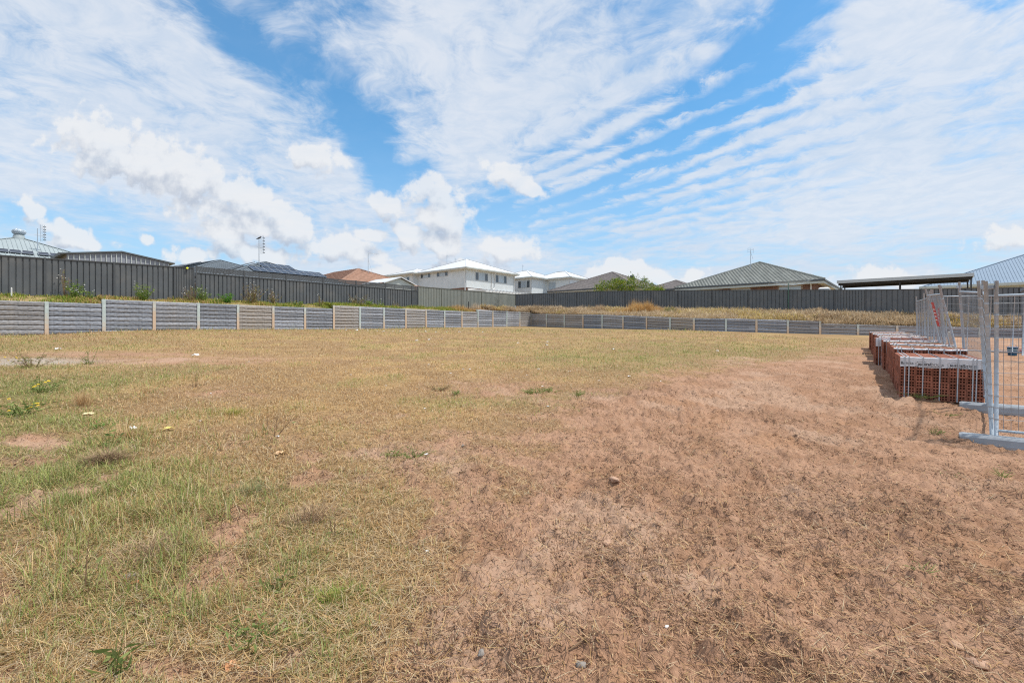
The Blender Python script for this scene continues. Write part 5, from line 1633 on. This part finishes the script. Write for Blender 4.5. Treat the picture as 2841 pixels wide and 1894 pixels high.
o_ = link('bank_grass', big_mesh('bank_grass', *bA[:3], M_grass, bA[3])); o_['kind'] = 'stuff'; o_['label'] = 'green weedy grass along the top of the left retaining wall'
i, s, p = bank(120000, NLP - 3.2, NP - 1.01, None, None, None)
xx, yy = p[:, 0], p[:, 1]
mound = sstep(.40, .66, fbm(xx * .8, yy * .8, 3, 23)); n = len(i)
m2 = fbm(xx * 1.7, yy * 1.7, 3, 27)
bulge = np.sin(np.clip(s, 0, 1) * math.pi) ** .6
top = (.03 + .36 * mound * bulge + .10 * (m2 - .4)) * (1 + 0 * s)
zl = top * RNG.random(n)
yel = sstep(.48, .62, fbm(xx * .3 + 3, yy * .3, 3, 33)) * .5
TUS = np.array([S(200, 178, 144), S(182, 158, 128), S(214, 194, 160), S(160, 140, 114), S(178, 164, 144)])
YEL = np.array([S(194, 172, 104), S(178, 168, 98), S(208, 182, 120)])
kk = RNG.random(n) < yel
col = np.where(kk[:, None], pick(YEL, n), pick(TUS, n))
ln = .18 + .26 * RNG.random(n)
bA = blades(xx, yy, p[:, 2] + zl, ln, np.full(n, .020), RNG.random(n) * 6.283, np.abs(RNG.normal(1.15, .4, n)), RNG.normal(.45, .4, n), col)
parts = [bA]
# upright dry stand of grass in the middle of the back bank
def stand(px, sv, spread, nn, hmin, hmax, pal, seed=0):
    best = min(((abs(CX + q_[0] / q_[1] * F - px), q_) for q_ in (terrace_at(np.array([ii]), np.array([sv]))[0] for ii in np.linspace(0, NP - 1.01, 500))), key=lambda t: t[0])[1]
    a = RNG.normal(0, spread, nn); b = RNG.normal(0, .3, nn)
    hx = hmin + (hmax - hmin) * RNG.random(nn) * np.exp(-(a / (spread * 1.6)) ** 2)
    return blades(best[0] + a, best[1] + b, np.full(nn, best[2] - .03), hx, np.full(nn, .018), RNG.random(nn) * 6.283, np.abs(RNG.normal(.22, .16, nn)), RNG.normal(.25, .25, nn), pick(pal, nn))
GO = np.array([S(214, 178, 118), S(198, 160, 104), S(224, 194, 140), S(180, 142, 92)])
parts += [stand(1785, .45, 1.0, 2600, .35, 1.15, GO), stand(1760, .45, .3, 260, .8, 1.55, GO), stand(1800, .5, .25, 120, .9, 1.5, GO), stand(1665, .5, .5, 500, .3, .9, np.array([S(190, 164, 132), S(170, 146, 118)])),
          stand(1860, .5, .35, 400, .3, .8, np.array([S(128, 132, 84), S(150, 144, 96)])), stand(1270, .5, .6, 400, .25, .7, GO), stand(1320, .6, .4, 220, .3, .8, np.array([S(196, 176, 150)]))]
for px_, hh_ in ((1400, .4), (1560, .35), (2050, .35), (2150, .4), (2230, .4), (2310, .35), (2380, .4), (2450, .35)): parts.append(stand(px_, .5, .9, 800, .15, hh_ + .15, TUS))
co, q_, t_, c_ = join_np(parts)
o_ = link('bank_tussock', big_mesh('bank_tussock', co, q_, t_, M_grass, c_)); o_['kind'] = 'stuff'; o_['label'] = 'matted brown tussock grass on the bank before the slate fence'

# ================================================================== weeds and plants
M_leafw = attr_mat('weed_leaves', .7, .3)
M_stemw = mat('weed_stem', srgb(120, 128, 70), .8, 0, .2, 6)
M_stemd = mat('dry_stem', srgb(134, 108, 82), .85, 0, .2, 6)
M_petal = mat('white_petals', (.8, .8, .76), .7, 0, .05, 4)
M_petaly = mat('yellow_petals', srgb(226, 190, 40), .7, 0, .05, 4)
def leaf_np(pts, size, pal, seed=0, asp=.35, up=.3):
    """diamond leaves at pts"""
    n = len(pts); pts = np.asarray(pts, float)
    d = RNG.normal(0, 1, (n, 3)); d[:, 2] = np.abs(d[:, 2]) * up + .1; d /= np.linalg.norm(d, axis=1)[:, None]
    s = np.cross(d, RNG.normal(0, 1, (n, 3))); s /= np.linalg.norm(s, axis=1)[:, None] + 1e-9
    L = size * (.6 + .8 * RNG.random(n))[:, None]
    nz = np.cross(d, s)
    co = np.stack([pts, pts + d * L * .45 + s * L * asp * .5 + nz * L * .06, pts + d * L, pts + d * L * .45 - s * L * asp * .5 + nz * L * .06], 1).reshape(-1, 3)
    qd = np.arange(n)[:, None] * 4 + np.array([[0, 1, 2, 3]])
    return co, qd, np.zeros((0, 3), np.int32), np.repeat(pick(pal, n), 4, 0)
LGREEN = np.array([S(104, 136, 52), S(126, 152, 66), S(86, 118, 44), S(146, 160, 84)])
LOTG = np.array([S(124, 140, 78), S(142, 152, 92), S(108, 124, 66)], float)
LDULL = np.array([S(126, 132, 82), S(148, 142, 92), S(110, 114, 70), S(160, 146, 104)])
def weed(name, label, pos, hgt, spread, nst, nleaf, pal, flowers=0, fm=None, stem_m=None, lsize=.07, group=None, sr=.006, asp=.35, cat='weed'):
    root = thing(name, label, cat, tuple(pos), 0, group)
    mb = MB(); tips = []; allp = []
    for k in range(nst):
        th = random.uniform(0, 6.283); rr = spread * random.uniform(.2, 1.2) * .55; hh_ = hgt * random.uniform(.35, 1)
        b = Vector((math.cos(th) * spread * .08, math.sin(th) * spread * .08, -.02)); e = Vector((math.cos(th) * rr, math.sin(th) * rr, hh_))
        m_ = b.lerp(e, .5) + Vector((random.uniform(-.05, .05) * spread, random.uniform(-.05, .05) * spread, .04 * hgt))
        pts = [b, b.lerp(m_, .6), m_, m_.lerp(e, .55), e]
        mb.tube(pts, [sr * 1.2, sr, sr * .9, sr * .7, sr * .4], 4, False); tips.append(e)
        for q_ in range(2):
            f_ = random.uniform(.4, .85); s0 = b.lerp(e, f_); s1 = s0 + Vector((random.uniform(-1, 1), random.uniform(-1, 1), random.uniform(.5, 1.4))) * .16 * hgt
            mb.tube([s0, s1], [sr * .6, sr * .3], 3, False); tips.append(s1)
        for q_ in range(12): f_ = random.uniform(.02, .95) ** 1.3; allp.append(b.lerp(m_, f_ * 2) if f_ < .5 else m_.lerp(e, f_ * 2 - 1))
    mb.build('stem', stem_m or M_stemw, root)
    if nleaf:
        lp = [tuple(random.choice(allp) + Vector((random.gauss(0, .03), random.gauss(0, .03), random.gauss(0, .02)))) for _ in range(nleaf)]
        c4 = leaf_np(lp, lsize, pal, asp=asp)
        link('leaves', big_mesh('leaves', c4[0], c4[1], c4[2], M_leafw, c4[3]), root)
    if flowers:
        mb = MB()
        for k in range(flowers):
            e = tips[k % len(tips)] + Vector((random.gauss(0, .02), random.gauss(0, .02), random.gauss(0, .03))); r_ = lsize * .28
            mb.add([e + Vector((r_ * math.cos(t), r_ * math.sin(t), r_ * .35 * (j % 2))) for j, t in enumerate(np.linspace(0, 6.283, 8, endpoint=False))] + [e + Vector((0, 0, r_ * .7))], [(j, (j + 1) % 8, 8) for j in range(8)] + [tuple(reversed(range(8)))])
        mb.build('flowers', fm or M_petal, root)
    return root
def terr_px(px, s):
    best = min(((abs(CX + q_[0] / q_[1] * F - px), q_) for q_ in (terrace_at(np.array([ii]), np.array([s]))[0] for ii in np.linspace(0, NLP + 2, 500))), key=lambda t: t[0])
    return best[1]
TW = [(205, .6, .95, .8, 14, 420, LGREEN, 12, 'leafy green weed with white flower heads near the white stake'),
      (178, .75, 1.35, .5, 7, 50, LDULL, 6, 'tall thin dry weed stalks at far left before the charcoal fence'),
      (398, .6, 1.0, .8, 16, 520, LGREEN, 14, 'bushy green weed alone before the charcoal fence, left of the slatted part'),
      (532, .6, .95, .9, 13, 150, LDULL, 10, 'sparse grey green flowering weed below the yellow ball'),
      (562, .6, 1.0, .8, 14, 330, LGREEN, 8, 'green flowering weed at the first slatted fence bay'),
      (632, .45, .62, .9, 16, 480, np.array([S(84, 140, 52), S(104, 154, 60), S(70, 120, 44)]), 0, 'low bright green leafy weed on the left bank'),
      (697, .5, 1.25, 1.3, 24, 420, LDULL, 26, 'largest dull green weed with many white seed heads'),
      (764, .5, .95, .8, 14, 190, LDULL, 10, 'thin brownish flowering weed right of the largest one'),
      (890, .5, .8, .4, 6, 40, LDULL, 5, 'spindly weed at the middle slatted bay'),
      (828, .3, .42, .8, 12, 200, LGREEN, 12, 'low weed with yellow flowers on the left bank'),
      (992, .5, .95, 1.2, 18, 330, LDULL, 18, 'wide pale flowering weed above the wall step'),
      (1022, .35, .55, .8, 14, 320, LGREEN, 6, 'low grassy green weed right of the wide flowering one'),
      (1058, .5, .6, .7, 10, 150, LGREEN, 8, 'small flowering weed before the last slatted bays'),
      (1100, .5, .6, .6, 8, 80, LDULL, 6, 'thin weed next to the end of the slatted fence'),
      (250, .5, .45, .5, 8, 120, LGREEN, 4, 'short green weed right of the leafy one at far left'),
      (600, .35, .3, .5, 6, 90, LGREEN, 4, 'tiny green tuft between two larger weeds on the left bank')]
for (px, s, hg, sp_, ns, nlf, pal, nf, lb_) in TW:
    p = terr_px(px, s)
    weed('flowering_weed', lb_, (p[0], p[1], p[2]), hg, sp_, int(ns * 1.5), int(nlf * 1.3), pal, nf, M_petaly if 'yellow' in lb_ and 'ball' not in lb_ else M_petal, M_stemd if pal is LDULL else M_stemw, .095, 'weeds along the left bank', .006)
# burnt looking weed on the olive fence and twig at the corner
p = terr_px(1378, .8); weed('dead_weed', 'dark dead weed standing against the olive fence', p, 1.3, .9, 9, 90, np.array([S(70, 62, 54), S(90, 80, 66)]), 0, None, M_dk_steel, .08, None, .008)

# shrub behind the slate fence
ps_ = cxy(1745, 52.0)
sh = thing('garden_shrub', 'dense green shrub rising above the slate fence', 'shrub', (ps_[0], ps_[1], 4.25))
mb = MB()
for k in range(9):
    th = k * .7; mb.tube([(.3 * math.cos(th), .1 * math.sin(th), -.1), (1.2 * math.cos(th), .5 * math.sin(th), .9), (2.7 * math.cos(th), .9 * math.sin(th), 1.9)], [.07, .045, .015], 6)
mb.build('trunk', M_stemd, sh)
pts = []
for k in range(130):
    u = random.uniform(-1, 1); tp = 2.15 + .95 * (1 - (abs(u + .15) ** 2.2)) * random.uniform(.75, 1.0) + (.25 if random.random() < .12 else 0)
    cx_ = u * 3.5; cy_ = random.uniform(-.9, .9); cz_ = random.uniform(1.2, tp)
    for q_ in range(46): pts.append((cx_ + random.gauss(0, .22), cy_ + random.gauss(0, .22), cz_ + random.gauss(0, .17) ))
SHR = np.array([S(96, 124, 40), S(120, 146, 52), S(78, 104, 34), S(146, 156, 60), S(156, 150, 62)])
c4 = leaf_np(pts, .20, SHR, asp=.32, up=.8); link('crown', big_mesh('crown', c4[0], c4[1], c4[2], M_leafw, c4[3]), sh)

# plants standing in the lot
def gpos(px, py):
    q_ = gpt(px, py); return (q_[0], q_[1], float(H(np.array([q_[0]]), np.array([q_[1]]))[0]))
LOTW = [(300, 1245, .34, .30, 4, 26, LOTG, 0, 'tall thin green weed stalk behind the dead straw mound'),
        (265, 1192, .10, .26, 14, 60, np.array([S(100, 146, 64), S(116, 156, 76)]), 0, 'bright green leafy rosette in the left grass'),
        (755, 1212, .42, .55, 6, 10, LDULL, 0, 'bare branching weed stalks in the middle of the dry lawn'),
        (540, 1075, .30, .3, 3, 4, LDULL, 0, 'thin leaning dry stalk left of the lawn middle'),
        (232, 1650, .42, .08, 2, 10, LDULL, 0, 'straight grey stalk upright in the near left grass'),
        (312, 1872, .24, .12, 4, 30, LOTG, 0, 'dark green upright weed near the bottom left'),
        (705, 1770, .10, .34, 20, 110, LOTG, 0, 'spreading green weed rosette in the near grass'),
        (925, 1490, .20, .06, 2, 6, LDULL, 0, 'short dark stalk at the edge of the bare earth'),
        (755, 1640, .12, .2, 8, 40, LOTG, 0, 'small green sprout right of the stony patch'),
        (90, 1020, .40, .9, 12, 120, LDULL, 4, 'straggling grey green weeds by the gravel patch'),
        (250, 1010, .42, .5, 6, 60, LOTG, 0, 'dark green weed at the end of the gravel patch'),
        (110, 1090, .35, 1.0, 12, 160, LOTG, 6, 'loose green weeds at the left edge of the lawn'),
        (60, 1150, .22, .7, 12, 170, LOTG, 8, 'low green weeds with yellow flowers at the left edge'),
        (1150, 1268, .08, .42, 18, 120, LOTG, 0, 'low green tuft on the bare patch in mid lawn'),
        (1095, 1262, .09, .30, 14, 90, LOTG, 0, 'grassy green tuft left of the one on the bare patch'),
        (1480, 1090, .12, .7, 18, 160, LOTG, 0, 'wide green tuft at the far edge of the bare earth'),
        (1530, 1085, .10, .4, 12, 90, LOTG, 0, 'smaller green tuft right of the wide one at the earth edge'),
        (1265, 1097, .10, .3, 10, 70, LOTG, 0, 'dark green tuft in the golden lawn'),
        (1600, 1103, .10, .3, 10, 70, LOTG, 0, 'lone green tuft on the bare earth behind'),
        (1215, 1080, .10, .5, 12, 90, LDULL, 0, 'dull green tuft on the golden lawn'),
        (2560, 1110, .07, .6, 16, 110, LOTG, 0, 'thin green grass before the nearest brick pack'),
        (2620, 1150, .06, .4, 10, 60, LOTG, 0, 'small green sprigs before the second fence foot'),
        (2590, 1205, .08, .25, 10, 60, LOTG, 0, 'green sprig left of the nearest fence foot'),
        (2780, 1330, .05, .25, 10, 50, LOTG, 0, 'green sprig on the earth at the right edge'),
        (2640, 1322, .05, .25, 8, 40, LOTG, 0, 'tiny green sprig on the earth below the fence foot'),
        (2550, 1590, .04, .22, 7, 26, LOTG, 0, 'few green blades on the earth at lower right')]
for (px, py, hg, sp_, ns, nlf, pal, nf, lb_) in LOTW:
    weed('weed_plant', lb_, gpos(px, py), hg, sp_, ns, nlf, pal, nf, M_petaly, M_stemd if pal is LDULL else M_stemw, min(.075, max(.025, hg * .42)), 'weeds growing in the lot', .0032 if py > 1150 else .005, .28)
# tussocks: dead straw mound and pale dry tuft
def tussock(label, px, py, rad, nn, h0, h1, lean, pal, wdt=.004):
    p = gpos(px, py)
    root = thing('grass_tussock', label, 'grass clump', p, 0, 'grass clumps in the lot')
    a = RNG.random(nn) * 6.283; r_ = np.abs(RNG.normal(0, rad * .55, nn)) * (1 + .35 * np.sin(3 * a + px)); rad = rad * 1.4
    bz = .25 * rad * np.exp(-(r_ / rad * 1.8) ** 2) * (lean > 1) * RNG.random(nn)
    b = blades(np.cos(a) * r_, np.sin(a) * r_, bz - .004, h0 * .5 + (h1 - h0 * .5) * RNG.random(nn) * np.exp(-(r_ / rad * 1.2) ** 2), np.full(nn, wdt), a + RNG.normal(0, .9, nn), np.abs(RNG.normal(lean, .3, nn)), RNG.normal(.3, .3, nn), pick(pal, nn))
    link('blades', big_mesh('blades', *b[:3], M_grass, b[3]), root)['kind'] = 'stuff'
STRW = np.array([S(168, 142, 112), S(146, 122, 98), S(190, 164, 130), S(120, 98, 76)])
tussock('mound of dead grey straw in the left grass', 290, 1285, .26, 1500, .10, .26, 1.35, STRW)
tussock('pale dry upright grass tuft at left', 228, 1125, .16, 260, .2, .42, .35, np.array([S(206, 178, 136), S(190, 160, 120)]), .005)
tussock('pale dry leaning grass tuft right of the straw mound', 345, 1215, .2, 240, .15, .34, .8, np.array([S(206, 178, 136), S(190, 160, 120)]))
tussock('grey green soft grass clump in the near lawn', 700, 1370, .42, 800, .06, .15, .6, np.array([S(132, 138, 96), S(156, 150, 110), S(184, 166, 130)]))
tussock('bright green grass clump at the edge of the bare earth', 930, 1660, .30, 800, .04, .10, .45, np.array([S(122, 148, 58), S(148, 162, 80), S(170, 160, 96)]))
tussock('grey straw clump in the near grass', 860, 1450, .35, 600, .06, .14, 1.1, STRW)
tussock('wispy dry grass clump near the bottom', 420, 1560, .4, 600, .06, .15, 1.15, STRW)
tussock('yellow green grass clump left of the dry lawn', 650, 1150, .28, 500, .06, .14, .6, np.array([S(150, 156, 74), S(176, 170, 96)]))

# ================================================================== litter and stones
M_paper = mat('white_litter', (.80, .80, .79), .7, 0, .06, 9)
M_stone = mat('grey_stone', srgb(150, 142, 134), .9, 0, .2, 20, .3, 60)
M_stonep = mat('pinkish_clod', tuple(np.array(srgb(206, 168, 142)) * .93), .95, 0, .15, 20, .5, 60)
def scrap_mesh(seed, k=3):
    r_ = random.Random(seed); mb = MB(); n = 5
    for i in range(n):
        for j in range(n):
            mb.v.append((i / (n - 1) - .5 + r_.uniform(-.08, .08), (j / (n - 1) - .5) * .7 + r_.uniform(-.08, .08), .05 + r_.uniform(0, .34) * (1 if 0 < i < n - 1 else .5)))
    for i in range(n - 1):
        for j in range(n - 1):
            if r_.random() < .1 and i in (0, n - 2): continue
            mb.f.append((i * n + j, (i + 1) * n + j, (i + 1) * n + j + 1, i * n + j + 1))
    return mb
def scrap(label, px, py, size, m, seed, group=None):
    mb = scrap_mesh(seed); me = mb.mesh('litter_scrap', m)
    o = link('litter_scrap', me, None, Vector(gpos(px, py)) + Vector((0, 0, .008)), (0, 0, seed * 1.3), (size, size, size))
    tag(o, label, 'litter', group)
scrap('yellow and white wrapper lying in the left grass', 467, 1196, .13, mat('yellow_wrapper', srgb(228, 206, 120), .5, 0, .35, 6), 3)
scrap('crumpled white paper left of the yellow wrapper', 371, 1195, .11, M_paper, 4)
scrap('cream plastic scrap beside the left weeds', 245, 1155, .12, mat('cream_plastic', srgb(224, 206, 160), .6, 0, .2, 8), 5)
scrap('small white bag scrap near the gravel patch', 160, 972, .16, M_paper, 6)
scrap('flat white scrap in the far dry lawn', 541, 989, .18, M_paper, 7)
scrap('cream crumpled scrap at the lawn edge', 778, 1258, .10, mat('tan_paper', srgb(222, 184, 142), .7, 0, .2, 8), 8)
scrap('torn orange plastic strip on the bare patch at the bottom', 640, 1848, .075, mat('orange_plastic', srgb(206, 150, 108), .6, 0, .2, 8), 9)
scrap('orange plastic piece half hidden in near left grass', 375, 1622, .04, mat('bright_orange_plastic', srgb(200, 120, 80), .6, 0, .1, 8), 10)
scrap('white shard at the edge of the straw', 1186, 1532, .035, M_paper, 11)
scrap('grey plastic piece near the bottom left corner', 325, 1872, .05, mat('grey_plastic_scrap', srgb(150, 156, 160), .5, 0, .1, 8), 12)
scrap('white bottle lid shaped scrap on the tuft in mid lawn', 1184, 1270, .045, M_paper, 13)
rr = random.Random(5)
LIT = [(1190, 1012), (1227, 1014), (1303, 1027), (1285, 1026), (1250, 1036), (975, 1042), (960, 1033), (1180, 1135), (1494, 1026), (1580, 1031), (1745, 1045), (1535, 1054), (1505, 1070), (1462, 1041), (1835, 1057), (1662, 1056), (1758, 1033), (1070, 1072), (960, 935), (990, 933), (1020, 930), (1048, 934), (1065, 940), (1090, 936), (1110, 932), (1140, 938), (1165, 936), (1190, 944), (1210, 930), (1225, 942), (1180, 928), (1155, 947), (1240, 938), (1275, 934), (1340, 938), (1380, 933), (1437, 952), (1520, 950), (1516, 958), (1700, 970), (1990, 975), (765, 1000), (690, 1003), (770, 1220), (585, 1090), (555, 1172), (1520, 1127)]
for i, (px, py) in enumerate(LIT):
    far = py < 1000
    scrap('small white scrap of litter scattered on the dry lawn', px, py, (.10 if far else .05) * rr.uniform(.7, 1.4) * (1.3 if py < 960 else 1), M_paper, 20 + i % 9 + i, 'small white litter scraps on the lawn')
def stone(label, px, py, size, m, seed, group=None, flat=.6, name='stone', cat='stone'):
    r_ = random.Random(seed); mb = MB(); nn, mm = 10, 6
    for j in range(mm + 1):
        ph = math.pi * j / mm
        for i in range(nn):
            th = 2 * math.pi * i / nn
            rad = 1 + (float(vnoise(np.array([2 * math.cos(th) * math.sin(ph) + seed]), np.array([2 * math.sin(th) * math.sin(ph) + 2 * math.cos(ph)]), seed)[0]) - .5) * .9 + r_.uniform(-.1, .1)
            mb.v.append((rad * math.sin(ph) * math.cos(th), rad * math.sin(ph) * math.sin(th) * .8, rad * math.cos(ph) * flat))
    for j in range(mm):
        for i in range(nn): mb.f.append((j * nn + i, (j + 1) * nn + i, (j + 1) * nn + (i + 1) % nn, j * nn + (i + 1) % nn))
    o = link(name, mb.mesh(name, m, True), None, Vector(gpos(px, py)) + Vector((0, 0, size * flat * .35)), (0, 0, seed), (size, size, size))
    tag(o, label, cat, group)
stone('smooth oval pebble on the bare earth near the bottom', 1335, 1818, .022, M_stone, 1)
stone('pale small pebble beside the oval one', 1318, 1793, .013, M_stonep, 2)
stone('dark rough stone near the bottom middle', 1613, 1847, .024, M_stone, 3)
stone('grey flat stone in the near left grass', 358, 1605, .032, M_stone, 4)
stone('blue grey pebble on the bare patch in mid lawn', 1285, 1236, .03, M_stone, 5)
stone('flat tan stone on the bare patch', 1302, 1197, .045, M_stonep, 6, None, .3)
stone('white crumb of stone on the earth at right', 1850, 1747, .016, M_paper, 7)
stone('large dry clod at the bottom right corner', 2661, 1775, .045, M_stonep, 8, None, .28, 'earth_clod', 'earth clod')
stone('dry clod left of the corner one at bottom right', 2715, 1832, .05, M_stonep, 9, None, .28, 'earth_clod', 'earth clod')
stone('flat clod at the bottom edge on the right', 2650, 1872, .05, M_stonep, 10, None, .4, 'earth_clod', 'earth clod')
stone('dark clod of earth in the straw', 1685, 1508, .045, M_stonep, 11, None, .5, 'earth_clod', 'earth clod')
stone('pale round clod at mid distance on the earth', 1706, 1350, .05, M_stonep, 12, None, .5, 'earth_clod', 'earth clod')
0 and stone('orange lump in the grass at the left edge', 20, 1490, .06, mat('orange_clay', srgb(200, 130, 80), .9, 0, .2, 12), 13, None, .5, 'earth_clod', 'earth clod')
0 and stone('orange earth heap at the far left foot of the wall', 4, 955, .75, mat('orange_earth', srgb(188, 128, 86), .95, 0, .3, 5, .6, 20), 14, None, .45, 'earth_heap', 'earth heap')
# twigs
def twig(label, pxs, pys, r_):
    pts = [Vector(gpos(a, b)) + Vector((0, 0, .012)) for a, b in zip(pxs, pys)]
    root = thing('twig', label, 'twig', tuple(pts[0]))
    mb = MB(); mb.tube([p - pts[0] for p in pts], [r_] * (len(pts) - 1) + [r_ * .4], 6); mb.build('shaft', M_stemd, root, True)
    mb = MB(); m_ = pts[len(pts) // 2] - pts[0]; d = (pts[-1] - pts[0]).normalized(); mb.tube([m_, m_ + d * .06 + Vector((.02, .03, .02))], [r_ * .6, r_ * .3], 5); mb.build('spur', M_stemd, root)
twig('long dark twig lying in the near left grass', [60, 150, 262], [1640, 1622, 1578], .005)
twig('curved pale twig on the earth near the bottom', [1580, 1640, 1720], [1820, 1785, 1770], .0035)
twig('short brown twig on the bare patch in mid lawn', [1275, 1300], [1325, 1312], .01)
twig('straight twig lying on the earth at mid right', [1725, 1752], [1420, 1410], .008)
twig('dry twig at the lower right edge of the straw', [2430, 2490], [1855, 1880], .004)
